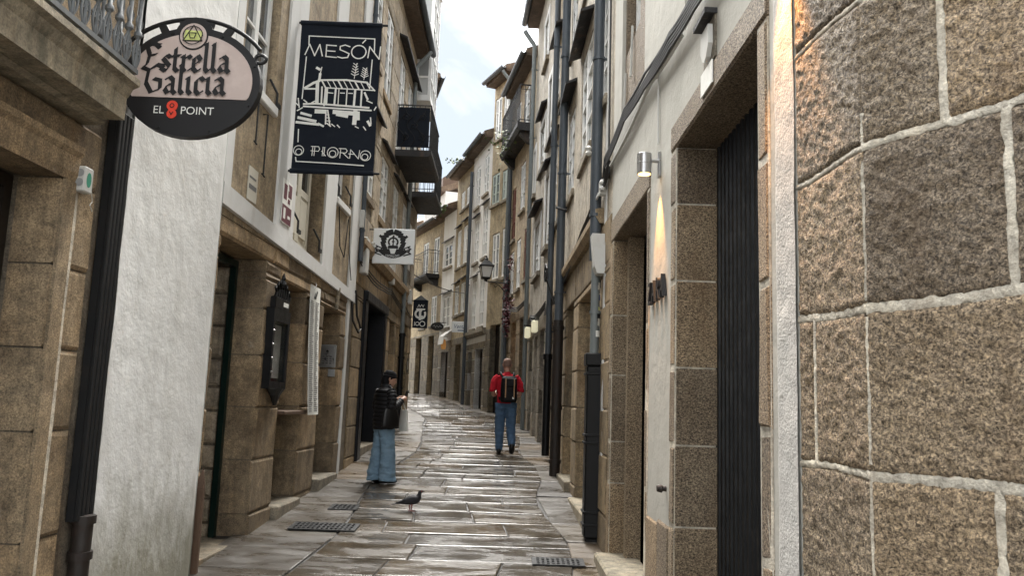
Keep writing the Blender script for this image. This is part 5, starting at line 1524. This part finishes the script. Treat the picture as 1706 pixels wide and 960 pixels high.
# ---- dark sign with monogram and 100
GS = thing('monogram_sign', 'dark blue hanging sign with white monogram and number 100', 'hanging sign', H4.world(7.5, .10, 3.49), 0.0)
mk('sign_board', MB().cbox(0, .38, -.03, .03, 0, .72, .006), M['banner'], GS)
mk('sign_cap', MB().prism([(.03, .72), (.35, .72), (.19, .84)], -.05, .05), M['castiron'], GS)
gp = [{'w': .05, 'p': arc(.17, .36, .10, .10, 60, 320, 14)}, {'w': .06, 'p': [(.19, .48), (.19, .22)]}, {'w': .04, 'p': [(.10, .48), (.30, .48)]}, {'w': .05, 'p': arc(.22, .36, .10, .12, -100, 20, 8)}, {'w': .012, 'p': [(.12, .53), (.15, .60), (.18, .54), (.22, .6), (.26, .54), (.28, .6)]},
      {'w': .016, 'p': [(.06, .15), (.06, .06)]}, {'w': .016, 'p': arc(.13, .105, .045, .045, 0, 360, 14)}, {'w': .022, 'p': arc(.26, .105, .065, .065, 0, 360, 16)}]
mk('monogram', poly_strokes(gp, .03, None, -.032), M['printwhite'], GS, recalc=False, kind='stuff')
mk('sign_arm', MB().tube([(-.12, 0, .70), (.0, 0, .70)], .015, 6), M['iron'], GS)

# ---- small white shop sign and oval sign further on
VS = thing('white_shop_sign', 'small white hanging sign with blue writing at the bend', 'hanging sign', R8.world(.05, .27, 3.98), 0.0)
mk('sign_board', MB().cbox(-.25, .25, -.03, .03, 0, .37, .005), M['signgrey'], VS)
vs, fs = text_mesh('Venta', .2); mm = MB(); mm.v = [(v[0] * .85 + v[1] * .25 + .0, -.0315, v[1] + .14) for v in vs]; mm.f = fs
mk('lettering', mm, M['bluetext'], VS, recalc=False)
mk('small_line', MB().box(-.05, .2, -.0325, -.0305, .05, .085), M['bluetext'], VS)
mk('sign_arm', MB().tube([(.1, .03, .3), (.3, .1, .3)], .015, 6), M['iron'], VS)
OS = thing('black_oval_sign', 'small black oval hanging sign over a white awning at the bend', 'hanging sign', R9.world(.2, .5, 4.22), 0.0)
mk('sign_board', MB().prism(ellipse(0, .15, .24, .15, 28), -.03, .03), M['black'], OS)
mk('lettering', poly_strokes([[(-.15, .15), (-.1, .2), (-.06, .11), (-.01, .18), (.05, .12), (.1, .18), (.16, .13)]], .016, None, -.033), M['greyplastic'], OS, recalc=False)
mk('sign_arm', MB().tube([(.0, 0, .3), (.3, .3, .33)], .015, 6), M['iron'], OS)
AW = thing('white_awning', 'small white curved awning under the black oval sign', 'awning', R9.world(.25, .0, 3.72), R9.o.rotation_euler.z)
mk('awning_cloth', MB().prism_u([(.0, .55), (.30, .30), (.34, .0), (.32, .0), (.28, .28), (.0, .52)], -.3, .35), M['whitefar'], AW)
LS = thing('hanging_gilt_sign', 'small gilt hanging shop sign below the white awning', 'hanging sign', R9.world(.35, .18, 3.55), 0.0)
LS.scale = (.7, .7, .7)
mk('sign_board', MB().prism([(-.1, 0), (.1, 0), (.14, .2), (.1, .5), (.0, .56), (-.1, .5), (-.14, .2)], -.03, .03), M['orangelight'], LS)  # gilt face also glows faintly, light put into its material
mk('sign_hanger', MB().tube([(0, 0, .55), (0, 0, .66), (.2, .1, .68)], .012, 5), M['iron'], LS)
WR = tag(mk('overhead_wire', MB().tube([tuple(H4.world(8.0, .0, 4.95).lerp(R8.world(.1, 0, 5.35), t / 10) - Vector((0, 0, .12 * (1 - (t / 5 - 1) ** 2)))) for t in range(11)], .014, 5), M['cable']), 'thin dark wire stretched across the street between the far fronts', 'wire')

# ---- street lantern on its bracket
SL = thing('street_lantern', 'four sided iron street lantern on a wall bracket at the right', 'street lamp', R5.world(3.15, .0, 5.0), R5.o.rotation_euler.z)
ax = .70
mk('wall_plate', MB().cbox(-.04, .04, 0, .03, -.25, .25, .008), M['iron'], SL)
mk('arm', MB().tube([(0, .02, .12), (0, ax, .16)], .018, 8), M['iron'], SL)
mk('arm_scroll', MB().tube([(0, .02, -.15), (0, .14, -.12), (0, .26, .02), (0, .38, .10), (0, .46, .06), (0, .42, .0), (0, .36, .04)], .014, 6), M['iron'], SL)
def frus(m, z0, r0, z1, r1):
    m.add([(-r0, ax - r0, z0), (r0, ax - r0, z0), (r0, ax + r0, z0), (-r0, ax + r0, z0), (-r1, ax - r1, z1), (r1, ax - r1, z1), (r1, ax + r1, z1), (-r1, ax + r1, z1)], [(0, 1, 2, 3), (4, 5, 6, 7), (0, 1, 5, 4), (1, 2, 6, 5), (2, 3, 7, 6), (3, 0, 4, 7)]); return m
mk('lantern_base', frus(frus(MB(), .16, .03, .22, .06), .22, .11, .27, .13), M['iron'], SL)
mk('lantern_glass', frus(MB(), .275, .105, .58, .165), M['lampglass'], SL)
m = MB()
for sx in (-1, 1):
    for sy in (-1, 1): m.tube([(sx * .11, ax + sy * .11, .27), (sx * .175, ax + sy * .175, .59)], .012, 5)
mk('lantern_frame', m, M['iron'], SL)
mk('lantern_roof', frus(frus(MB(), .585, .21, .615, .21), .616, .19, .77, .075), M['blackpipe'], SL)
mk('lantern_finial', MB().lathe([(.07, .77), (.05, .80), (.06, .83), (.02, .86), (.03, .89), (.005, .93)], (0, ax, 0), 8), M['iron'], SL)

# ---- plants
M['vine'] = flat_mat('purple_creeper_leaf', (.10, .022, .03), .6, vary=.5)
M['weed'] = flat_mat('green_weed_leaf', (.07, .10, .025), .6, vary=.5)
def leaves(m, c, sx, sy, sz, n, size):
    for _ in range(n):
        p = Vector((rnd.gauss(c[0], sx), rnd.gauss(c[1], sy), rnd.gauss(c[2], sz))); a = Vector((rnd.uniform(-1, 1), rnd.uniform(-1, 1), rnd.uniform(-1, 1))).normalized()
        b = a.orthogonal().normalized() * size * rnd.uniform(.6, 1.3); a = a * size * rnd.uniform(.6, 1.3)
        m.quad(p - a, p - b, p + a, p + b)
cr_ = thing('purple_creeper', 'hanging purple leaved creeper on the wall near the lantern', 'plant', R5.world(2.7, .06, 3.7))
m = MB()
for (u, z, n) in ((3.05, 5.0, 60), (2.95, 4.6, 90), (2.85, 4.2, 130), (2.75, 3.85, 60), (2.2, 4.35, 60), (2.4, 5.6, 40)):
    w_ = R5.world(u, .1, z) - R5.world(2.7, .06, 3.7); leaves(m, w_, .055, .055, .13, int(n * .8), .038)
mk('crown', m, M['vine'], cr_, recalc=False, kind='stuff')
mk('stem', MB().tube([(0, 0, 0), (-.05, .1, .6), tuple(R5.world(3.05, .05, 5.2) - R5.world(2.7, .06, 3.7))], .012, 5), M['wood_dark'], cr_)
for nm, lab, base, sp, n in (('roof_weed', 'green weeds growing on the mossy eaves of the ochre house', R8.world(.6, .3, 10.15), (.3, .12, .05), 120), ('balcony_weed', 'green weeds hanging from the high mossy balcony', R5.world(2.2, .42, 8.95), (.2, .5, .13), 120), ('rail_weed', 'small green plant at the corner of the open left balcony', H4.world(8.0, .66, 6.75), (.06, .1, .08), 50)):
    o = thing(nm, lab, 'plant', base); m = MB(); leaves(m, (0, 0, .02), *sp, n, .045); mk('crown', m, M['weed'], o, recalc=False, kind='stuff')
    mk('stem', MB().tube([(0, 0, -.1), (.05, .1, .05), (.1, .2, .12)], .01, 5), M['wood_dark'], o)

# ---- drain grates
for lab, cx, cy, w_, d_ in (('slotted iron drain cover on the left paving strip', -1.95, 9.05, .72, .34), ('small square inspection cover on the left paving strip', -1.95, 10.1, .34, .3), ('slotted iron drain cover at the foot of the right wall', .53, 7.95, .50, .26)):
    o = thing('drain_cover', lab, 'drain cover', (cx, cy, gz(cy) + .004)); sl_ = .07
    tilt = lambda x, y, z: (x, y, z + y * sl_)
    mk('cover_frame', MB().box(-w_ / 2, w_ / 2, -d_ / 2, -d_ / 2 + .025, 0, .012).box(-w_ / 2, w_ / 2, d_ / 2 - .025, d_ / 2, 0, .012).box(-w_ / 2, -w_ / 2 + .025, -d_ / 2 + .025, d_ / 2 - .025, 0, .012).box(w_ / 2 - .025, w_ / 2, -d_ / 2 + .025, d_ / 2 - .025, 0, .012), M['iron'], o, fn=tilt)
    mk('cover_bed', MB().box(-w_ / 2 + .02, w_ / 2 - .02, -d_ / 2 + .02, d_ / 2 - .02, -.002, .003), M['black'], o, fn=tilt)
    n = int(w_ / .05)
    for i in range(n):
        x = -w_ / 2 + .035 + i * (w_ - .07) / max(1, n - 1)
        mk('bar', MB().box(x - .011, x + .011, -d_ / 2 + .025, d_ / 2 - .025, .002, .012), M['iron'], o, fn=tilt)
    for k in range(1, 4):
        yy = -d_ / 2 + d_ * k / 4; mk('cross_bar', MB().box(-w_ / 2 + .026, w_ / 2 - .026, yy - .009, yy + .009, .003, .0135), M['iron'], o, fn=tilt)

# ================================================================ PEOPLE AND PIGEON
def cr(keys, n):
    """Catmull-Rom through tuples"""
    out = []; K = [keys[0]] + list(keys) + [keys[-1]]
    for i in range(1, len(K) - 2):
        for s_ in range(n):
            t = s_ / n
            out.append(tuple(.5 * (2 * b + (c - a) * t + (2 * a - 5 * b + 4 * c - d) * t * t + (3 * b - a - 3 * c + d) * t ** 3) for a, b, c, d in zip(K[i - 1], K[i], K[i + 1], K[i + 2])))
    out.append(tuple(keys[-1])); return out
def limb(m, keys, n=4, seg=14):
    """keys (x,y,z,r)"""
    k = cr(keys, n); return m.tube([p[:3] for p in k], [max(.002, p[3]) for p in k], seg)
def slices(m, keys, n=4, seg=22):
    k = cr(keys, n); return m.loft([(p[0], p[1], p[2], max(.002, p[3]), max(.002, p[4])) for p in k], seg)
def fuse(name, mb, mat, parent, vox=.009, smooth=4, wrinkle=0.0, **kw):
    """weld overlapping lofts into one continuous skin"""
    me = bpy.data.meshes.new('tmp'); me.from_pydata(mb.v, [], mb.f)
    bm = bmesh.new(); bm.from_mesh(me); bmesh.ops.recalc_face_normals(bm, faces=bm.faces); bm.to_mesh(me); bm.free()
    ob = bpy.data.objects.new('tmp', me); COL.objects.link(ob)
    md = ob.modifiers.new('r', 'REMESH'); md.mode = 'VOXEL'; md.voxel_size = vox
    sm = ob.modifiers.new('s', 'SMOOTH'); sm.iterations = smooth; sm.factor = .5
    dg = bpy.context.evaluated_depsgraph_get(); ev = ob.evaluated_get(dg); e = ev.to_mesh()
    r = MB(); r.v = [tuple(v.co + v.normal * wrinkle * (noise.noise(Vector((v.co.x * 9, v.co.y * 9, v.co.z * 16))) + .6 * noise.noise(Vector((v.co.x * 22 + 5, v.co.y * 22, v.co.z * 34))))) if wrinkle else tuple(v.co) for v in e.vertices]; r.f = [tuple(p.vertices) for p in e.polygons]
    ev.to_mesh_clear(); bpy.data.objects.remove(ob); bpy.data.meshes.remove(me)
    return mk(name, r, mat, parent, smooth=True, recalc=False, **kw)
M['skin'] = paint_mat('skin', (.42, .24, .17), .5, 0, .2, (.36, .19, .135), 0)
M['redshirt'] = paint_mat('red_cotton', (.42, .014, .026), .85, 0, .3, (.32, .010, .018), .3, spec=.2)
M['jeans'] = paint_mat('blue_denim', (.07, .125, .21), .85, 0, .55, (.12, .19, .285), .4, spec=.2)
M['palejeans'] = paint_mat('pale_blue_denim', (.16, .25, .335), .85, 0, .6, (.26, .36, .45), .4, spec=.2)
M['puffer'] = paint_mat('black_puffer_nylon', (.005, .005, .0065), .62, 0, .4, (.009, .009, .011), .15, spec=.35)
M['leather'] = paint_mat('black_leather', (.005, .005, .0055), .35, 0, .3, (.012, .012, .012), .1, spec=.4)
M['knit'] = paint_mat('black_knit', (.005, .005, .006), .85, 0, .3, (.008, .008, .008), .6, spec=.2)
M['tote'] = paint_mat('off_white_canvas', (.62, .60, .54), .8, 0, .4, (.45, .43, .38), .3)
M['tan'] = flat_mat('tan_strap', (.36, .21, .10), .6)
M['pack'] = paint_mat('black_pack_fabric', (.0045, .0045, .006), .6, 0, .4, (.009, .009, .011), .3, spec=.25)
M['stubble'] = paint_mat('shaved_hair', (.20, .12, .09), .7, 0, .4, (.28, .17, .125), .2)
M['pigeon'] = paint_mat('dark_pigeon_feathers', (.02, .0195, .022), .6, 0, .8, (.045, .043, .046), .4, spec=.3)
M['pigeonfoot'] = flat_mat('pigeon_leg', (.25, .07, .06), .6)

def hand(m, w, f, up, side, curl=.5, s=1.0):
    """palm and five fingers; w wrist, f forward, up back-of-hand, side towards the thumb"""
    f, up, side = Vector(f).normalized(), Vector(up).normalized(), Vector(side).normalized(); w = Vector(w)
    limb(m, [(*(w - f * .02), .026 * s), (*(w + f * .03 * s), .034 * s), (*(w + f * .075 * s), .034 * s), (*(w + f * .095 * s), .022 * s)], 3, 10)
    for k, (o, ln) in enumerate(((.027, .068), (.009, .078), (-.009, .072), (-.026, .056))):
        b = w + f * .085 * s + side * o * s
        p1 = b + f * ln * .45 * s - up * .01 * curl * s; p2 = p1 + (f * (1 - curl) - up * curl) * ln * .35 * s; p3 = p2 + (f * (.3 - curl) - up) * ln * .25 * s * curl + f * ln * .2 * (1 - curl) * s
        m.tube([b - f * .03 * s, b, p1, p2, p3], [.0095 * s, .0095 * s, .009 * s, .0085 * s, .006 * s], 7)
    b = w + f * .03 * s + side * .03 * s
    m.tube([b - side * .02 * s, b + side * .015 * s + f * .02 * s, b + side * .02 * s + f * .05 * s - up * .012 * s, b + side * .008 * s + f * .07 * s - up * .025 * s], [.012 * s, .0115 * s, .010 * s, .007 * s], 7)

def head(m, c, s=1.0, yaw=0.0, pitch=0.0):
    """head about .225 high; face towards +y before turning"""
    q = MB()
    k = [(0, .0, -.115, .035, .04), (0, .012, -.10, .052, .062), (0, .008, -.06, .066, .082), (0, .0, -.01, .073, .093), (0, -.004, .04, .075, .097), (0, -.006, .075, .066, .086), (0, -.008, .10, .045, .06), (0, -.008, .112, .012, .016)]
    slices(q, k, 3, 20)
    q.tube([(0, .088, .012), (0, .103, -.012), (0, .112, -.028), (0, .094, -.04)], [.010, .012, .015, .010], 8)
    q.tube([(-.035, .083, .022), (0, .092, .024), (.035, .083, .022)], .010, 6)
    q.tube([(-.022, .086, -.066), (0, .092, -.064), (.022, .086, -.066)], .009, 6)
    q.tube([(-.015, .078, -.096), (.0, .082, -.098), (.015, .078, -.096)], .016, 8)
    for sx in (-1, 1): q.tube([(sx * .072, -.004, .02), (sx * .083, -.012, .012), (sx * .083, -.012, -.012), (sx * .074, -.002, -.032)], [.010, .012, .011, .008], 8)
    mt = Matrix.Rotation(yaw, 3, 'Z') @ Matrix.Rotation(pitch, 3, 'X')
    c = Vector(c)
    m.add([tuple(c + mt @ (Vector(p) * s)) for p in q.v], q.f)
    return lambda x, y, z: c + mt @ (Vector((x, y, z)) * s)

# ---------------- woman with phone
wy = 11.9; WX = -1.79
wo = thing('person', 'standing person in black puffer jacket and wide pale jeans looking at a phone', 'person', (WX, wy, gz(wy) + .004), R(-52))
m = MB()
slices(m, [(0, 0, .82, .13, .095), (0, 0, .95, .145, .10), (0, .0, 1.1, .125, .09), (0, .0, 1.25, .155, .10), (0, -.005, 1.33, .14, .08), (0, -.005, 1.37, .06, .05)], 4)
limb(m, [(0, -.005, 1.34, .048), (0, .01, 1.40, .043), (0, .025, 1.46, .045)])
for sx in (-1, 1):
    limb(m, [(sx * .08, 0, .88, .085), (sx * .085, .012, .65, .07), (sx * .09, .02, .46, .052), (sx * .092, .0, .26, .05), (sx * .095, -.02, .08, .036)])
    limb(m, [(sx * .095, -.04, .045, .035), (sx * .10, .03, .04, .036), (sx * .105, .11, .028, .026), (sx * .108, .15, .022, .014)])
    limb(m, [(sx * .14, -.005, 1.32, .05), (sx * .185, -.01, 1.22, .043), (sx * .20, -.02, 1.08, .037), (sx * .16, .09, 1.12, .033), (sx * .085, .20, 1.19, .026)])
    hand(m, (sx * .08, .215, 1.195), (-sx * .25, 1, .25), (sx * .6, -.2, .6), (-sx * .3, .1, 1), .6, .95)
hf = head(m, (0, .05, 1.495), .96, R(-24), R(-16))
fuse('body', m, M['skin'], wo, .008, 3)
# wide jeans
m = MB()
slices(m, [(0, -.005, .74, .165, .125), (0, -.005, .84, .16, .12), (0, 0, .92, .145, .11)], 4)
for sx in (-1, 1):
    slices(m, [(sx * .082, .0, .80, .10, .12), (sx * .088, .008, .62, .098, .115), (sx * .098, .008 + sx * .02, .42, .095, .112), (sx * .110, sx * .03, .20, .100, .122), (sx * .116, sx * .03, .035, .108, .135)], 5)
fuse('jeans', m, M['palejeans'], wo, .009, 3, .013)
for sx in (-1, 1):
    m = MB(); limb(m, [(sx * .10, -.09, .03, .028), (sx * .10, .0, .038, .045), (sx * .105, .12, .034, .044), (sx * .108, .19, .024, .022)], 4)
    mk('shoe', m, M['leather'], wo, smooth=True, fn=lambda x, y, z: (x, y, max(z, 0)))
# quilted jacket
m = MB(); ks = []
z = .76
while z < 1.34:
    w0 = lerp_table(z, [.76, .9, 1.08, 1.22, 1.30, 1.36], [.185, .19, .178, .19, .175, .09]); d0 = lerp_table(z, [.76, .9, 1.08, 1.22, 1.30, 1.36], [.15, .155, .145, .145, .125, .08])
    ks += [(0, -.005, z, w0 - .010, d0 - .010), (0, -.005, z + .016, w0 + .004, d0 + .004), (0, -.005, z + .042, w0 + .005, d0 + .005)]
    z += .058
ks += [(0, -.005, 1.37, .075, .075), (0, .01, 1.42, .065, .068)]
m.loft(ks, 26)
for sx in (-1, 1):
    path = cr([(sx * .145, -.005, 1.315, .078), (sx * .20, -.01, 1.22, .072), (sx * .215, -.02, 1.08, .066), (sx * .165, .09, 1.11, .060), (sx * .088, .215, 1.185, .044)], 12)
    m.tube([p[:3] for p in path], [p[3] - (.009 if i % 4 == 0 else -.002) for i, p in enumerate(path)], 14)
mk('jacket', m, M['puffer'], wo, smooth=55, recalc=True)
# knitted hat that covers the hair and neck
m = MB(); q = []
for (x, y, zz, rx, ry) in cr([(0, -.03, -.13, .055, .05), (0, -.035, -.07, .075, .072), (0, -.028, -.01, .083, .088), (0, -.012, .04, .087, .106), (0, -.012, .085, .080, .098), (0, -.014, .118, .055, .066), (0, -.014, .132, .012, .014)], 4): q.append((x, y, zz, rx, ry))
h = MB().loft(q, 22); m.add([tuple(hf(*p)) for p in h.v], h.f)
h = MB().tube([(.087 * math.cos(t), -.012 + .106 * math.sin(t), .035 + .012 * math.sin(t)) for t in [2 * math.pi * i / 24 for i in range(25)]], .012, 8); m.add([tuple(hf(*p)) for p in h.v], h.f)
mk('hat', m, M['knit'], wo, smooth=True)
for sx in (-1, 1): mk('eye', MB().add([tuple(hf(*p)) for p in MB().lathe([(.001, -.006), (.009, 0), (.001, .006)], (sx * .033, .084, .006), 8).v], MB().lathe([(.001, -.006), (.009, 0), (.001, .006)], (0, 0, 0), 8).f), M['leather'], wo)
hb_ = thing('shoulder_bag', 'black leather shoulder bag hanging at the hip of the person in the puffer jacket', 'bag', (WX, wy, gz(wy) + .004), R(-52))
m = MB(); slices(m, [(.245, -.045, .80, .04, .13), (.25, -.045, .83, .048, .14), (.25, -.045, .95, .045, .13), (.245, -.045, 1.05, .026, .10), (.24, -.045, 1.06, .012, .09)], 4)
mk('bag_body', m, M['leather'], hb_, smooth=50)
for dy in (-.12, .03): mk('strap', MB().tube([(.25, dy, 1.04), (.262, -.05, 1.20), (.20, -.02, 1.36), (.12, -.02, 1.40)], .008, 6), M['leather'], hb_)
tb = thing('tote_bag', 'off white cloth tote bag hanging from the forearm of the standing person', 'bag', (WX, wy, gz(wy) + .004), R(-52))
m = MB(); slices(m, [(.02, .31, .74, .09, .018), (.02, .31, .76, .112, .035), (.02, .31, .92, .108, .034), (.02, .31, 1.05, .10, .02)], 4)
mk('bag_body', m, M['tote'], tb, smooth=50)
for dx in (-.07, .05): mk('handle', MB().tube([(.02 + dx, .31, 1.04), (.05 + dx * .4, .24, 1.19), (.06 + dx * .3, .20, 1.22)], .008, 6), M['tote'], tb)
ph = thing('phone', 'dark mobile phone held in both hands by the person in the puffer jacket', 'phone', (WX, wy, gz(wy) + .004), R(-52))
mk('phone_body', MB().cbox(-.037, .037, -.004, .004, 0, .15, .004), M['leather'], ph, fn=lambda x, y, z: (x, .315 + y + z * .35, 1.20 + z * .9))

# ---------------- walking man with backpack
my = 15.45; MX = -.035
mo = thing('person', 'person in red shirt and blue jeans walking away up the street', 'person', (MX, my, gz(my) + .004), R(4))
m = MB()
slices(m, [(0, 0, .90, .15, .105), (0, 0, 1.0, .15, .105), (0, .0, 1.16, .155, .105), (0, .01, 1.34, .185, .115), (0, .005, 1.44, .175, .095), (0, .0, 1.50, .075, .06)], 4)
limb(m, [(0, .0, 1.47, .062), (0, .015, 1.55, .057), (0, .028, 1.62, .056)])
LEG = {-1: [(-.095, 0, .95, .095), (-.10, .03, .70, .082), (-.105, .05, .50, .062), (-.105, .03, .28, .056), (-.105, .02, .10, .042)],
       1: [(.095, 0, .95, .095), (.10, -.04, .70, .082), (.10, -.06, .50, .062), (.105, -.20, .34, .056), (.108, -.33, .20, .042)]}
for sx in (-1, 1):
    limb(m, LEG[sx])
    limb(m, [(sx * .17, .0, 1.43, .062), (sx * .225, -.01, 1.32, .052), (sx * .255, -.03, 1.16, .043), (sx * .23, .06, 1.10, .042), (sx * .17, .21, 1.16, .030)])
    hand(m, (sx * .165, .22, 1.165), (-sx * .4, 1, .2), (sx * .5, -.2, .8), (-sx * .7, .1, .5), .6, 1.05)
limb(m, [(-.105, -.03, .05, .045), (-.105, .06, .05, .045), (-.107, .15, .03, .03)]); limb(m, [(.108, -.36, .17, .04), (.108, -.33, .09, .04), (.108, -.27, .035, .03)])
hf2 = head(m, (0, .045, 1.68), 1.04, 0, R(-8))
fuse('body', m, M['skin'], mo, .009, 3)
hs = MB().loft([(p[0], p[1], p[2], p[3], p[4]) for p in cr([(0, -.03, -.05, .062, .062), (0, -.02, .0, .0765, .080), (0, -.012, .045, .0785, .095), (0, -.010, .08, .068, .088), (0, -.010, .104, .045, .06), (0, -.010, .1155, .010, .014)], 4)], 22)
mk('shaved_hair', MB().add([tuple(hf2(*p)) for p in hs.v], hs.f), M['stubble'], mo, smooth=True)
m = MB()
slices(m, [(0, 0, .94, .180, .130), (0, 0, 1.02, .175, .125), (0, .0, 1.16, .178, .125), (0, .01, 1.34, .205, .132), (0, .005, 1.44, .192, .112), (0, .005, 1.51, .085, .075), (0, .012, 1.545, .072, .068)], 4)
for sx in (-1, 1): limb(m, [(sx * .15, .0, 1.44, .08), (sx * .225, -.005, 1.35, .075), (sx * .262, -.03, 1.20, .070), (sx * .264, -.03, 1.17, .066)])
fuse('shirt', m, M['redshirt'], mo, .009, 3, .011)
m = MB(); slices(m, [(0, 0, .84, .165, .125), (0, 0, .93, .168, .125), (0, 0, 1.0, .16, .115)], 4)
for sx in (-1, 1): limb(m, [(p[0], p[1], p[2], p[3] + (.022 if i < 2 else .027)) for i, p in enumerate(LEG[sx][:-1])] + [(LEG[sx][-1][0], LEG[sx][-1][1] - (.0 if sx < 0 else -.0), LEG[sx][-1][2] - .03, .068)], 5)
fuse('jeans', m, M['jeans'], mo, .009, 3, .012)
m = MB(); limb(m, [(-.105, -.07, .045, .035), (-.105, .0, .055, .055), (-.106, .11, .045, .05), (-.107, .21, .03, .026)]); mk('shoe', m, M['leather'], mo, smooth=True, fn=lambda x, y, z: (x, y, max(z, 0)))
m = MB(); limb(m, [(.108, -.40, .20, .034), (.108, -.385, .14, .052), (.108, -.33, .07, .05), (.108, -.26, .03, .028)]); mk('shoe', m, M['leather'], mo, smooth=True, fn=lambda x, y, z: (x, y, max(z, 0)))
bk = thing('backpack', 'black backpack with tan straps worn by the walking person', 'backpack', (MX, my, gz(my) + .004), R(4))
m = MB(); slices(m, [(.03, -.19, .96, .135, .06), (.03, -.205, 1.0, .155, .085), (.03, -.21, 1.15, .158, .095), (.03, -.205, 1.32, .152, .085), (.03, -.19, 1.43, .13, .06), (.03, -.18, 1.455, .06, .03)], 4)
mk('pack_body', m, M['pack'], bk, smooth=True)
mk('pack_flap', MB().cbox(-.11, .17, -.315, -.27, 1.25, 1.42, .03), M['pack'], bk); mk('front_pocket', MB().cbox(-.09, .15, -.325, -.28, .99, 1.16, .025), M['pack'], bk)
for dx in (-.05, .11): mk('tan_strap', MB().box(dx, dx + .022, -.335, -.325, 1.05, 1.40), M['tan'], bk)
mk('brand_patch', MB().box(.09, .125, -.331, -.325, 1.03, 1.065), M['printwhite'], bk)
for sx in (-1, 1): mk('shoulder_strap', MB().tube([(sx * .09 + .02, -.14, 1.40), (sx * .13, -.06, 1.52), (sx * .14, .07, 1.49), (sx * .15, .145, 1.34), (sx * .17, .10, 1.15), (sx * .14 + .02, -.12, 1.02)], .022, 8), M['pack'], bk, smooth=True)

# ---------------- pigeon
py_ = 10.03; pg = thing('pigeon', 'dark grey pigeon standing on the wet paving', 'pigeon', (-1.13, py_, gz(py_) + .003), R(-84))
m = MB()
body = [(-.0, -.17, .085, .018, .008), (0, -.12, .097, .034, .016), (0, -.06, .115, .052, .040), (0, .0, .13, .060, .056), (0, .05, .142, .054, .056), (0, .08, .165, .040, .042), (0, .092, .195, .026, .026), (0, .10, .222, .023, .022), (0, .115, .238, .022, .020), (0, .135, .236, .012, .011), (0, .142, .234, .003, .003)]
k = cr(body, 5); prev = None
rings = []
for i, p in enumerate(k):
    a = Vector(k[max(0, i - 1)][:3]); b = Vector(k[min(len(k) - 1, i + 1)][:3]); t = (b - a).normalized(); up = Vector((1, 0, 0)).cross(t).normalized()
    rings.append([Vector(p[:3]) + Vector((1, 0, 0)) * p[3] * math.cos(s_) + up * p[4] * math.sin(s_) for s_ in [2 * math.pi * q / 16 for q in range(16)]])
for r_ in rings: m.v += [tuple(q) for q in r_]
for i in range(len(rings) - 1):
    for q in range(16): m.f.append((i * 16 + q, i * 16 + (q + 1) % 16, (i + 1) * 16 + (q + 1) % 16, (i + 1) * 16 + q))
m.f += [tuple(range(16)), tuple((len(rings) - 1) * 16 + q for q in range(16))]
mk('body', m, M['pigeon'], pg, smooth=True)
mk('tail', MB().add([(-.02, -.13, .098), (.02, -.13, .098), (.032, -.235, .078), (-.032, -.235, .078), (-.02, -.13, .088), (.02, -.13, .088), (.032, -.235, .072), (-.032, -.235, .072)], [(0, 1, 2, 3), (4, 5, 6, 7), (0, 1, 5, 4), (1, 2, 6, 5), (2, 3, 7, 6), (3, 0, 4, 7)]), M['pigeon'], pg)
for sx in (-1, 1):
    w_ = MB(); kk = cr([(sx * .044, .05, .14, .012, .034), (sx * .056, .0, .135, .012, .044), (sx * .05, -.07, .118, .012, .034), (sx * .026, -.14, .102, .008, .014), (sx * .012, -.19, .094, .003, .004)], 4); q0 = len(w_.v)
    for p in kk: w_.v += [(p[0] + p[3] * math.cos(s_), p[1], p[2] + p[4] * math.sin(s_)) for s_ in [2 * math.pi * q / 10 for q in range(10)]]
    for i in range(len(kk) - 1):
        for q in range(10): w_.f.append((i * 10 + q, i * 10 + (q + 1) % 10, (i + 1) * 10 + (q + 1) % 10, (i + 1) * 10 + q))
    mk('wing', w_, M['pigeon'], pg, smooth=True)
    mk('leg', MB().tube([(sx * .024, .0 + sx * .012, .085), (sx * .024, -.008 + sx * .012, .045), (sx * .024, .004 + sx * .012, .006)], [.011, .006, .005], 6).tube([(sx * .024, .004 + sx * .012, .005), (sx * .03, .04 + sx * .012, .003)], .004, 5).tube([(sx * .024, .004 + sx * .012, .005), (sx * .045, .03 + sx * .012, .003)], .004, 5).tube([(sx * .024, .004 + sx * .012, .005), (sx * .024, -.02 + sx * .012, .003)], .004, 5), M['pigeonfoot'], pg)
    mk('eye', MB().lathe([(.0005, -.003), (.0035, 0), (.0005, .003)], (sx * .02, .122, .243), 6), M['red'], pg)
for sx in (-1, 1):
    for dy in (-.09, -.055): mk('wing_bar', MB().tube([(sx * .058, dy + .01, .145), (sx * .060, dy, .13), (sx * .053, dy - .008, .11)], .005, 5), M['leather'], pg)
mk('beak', MB().tube([(0, .136, .236), (0, .150, .232), (0, .160, .226)], [.006, .004, .001], 6), M['leather'], pg)
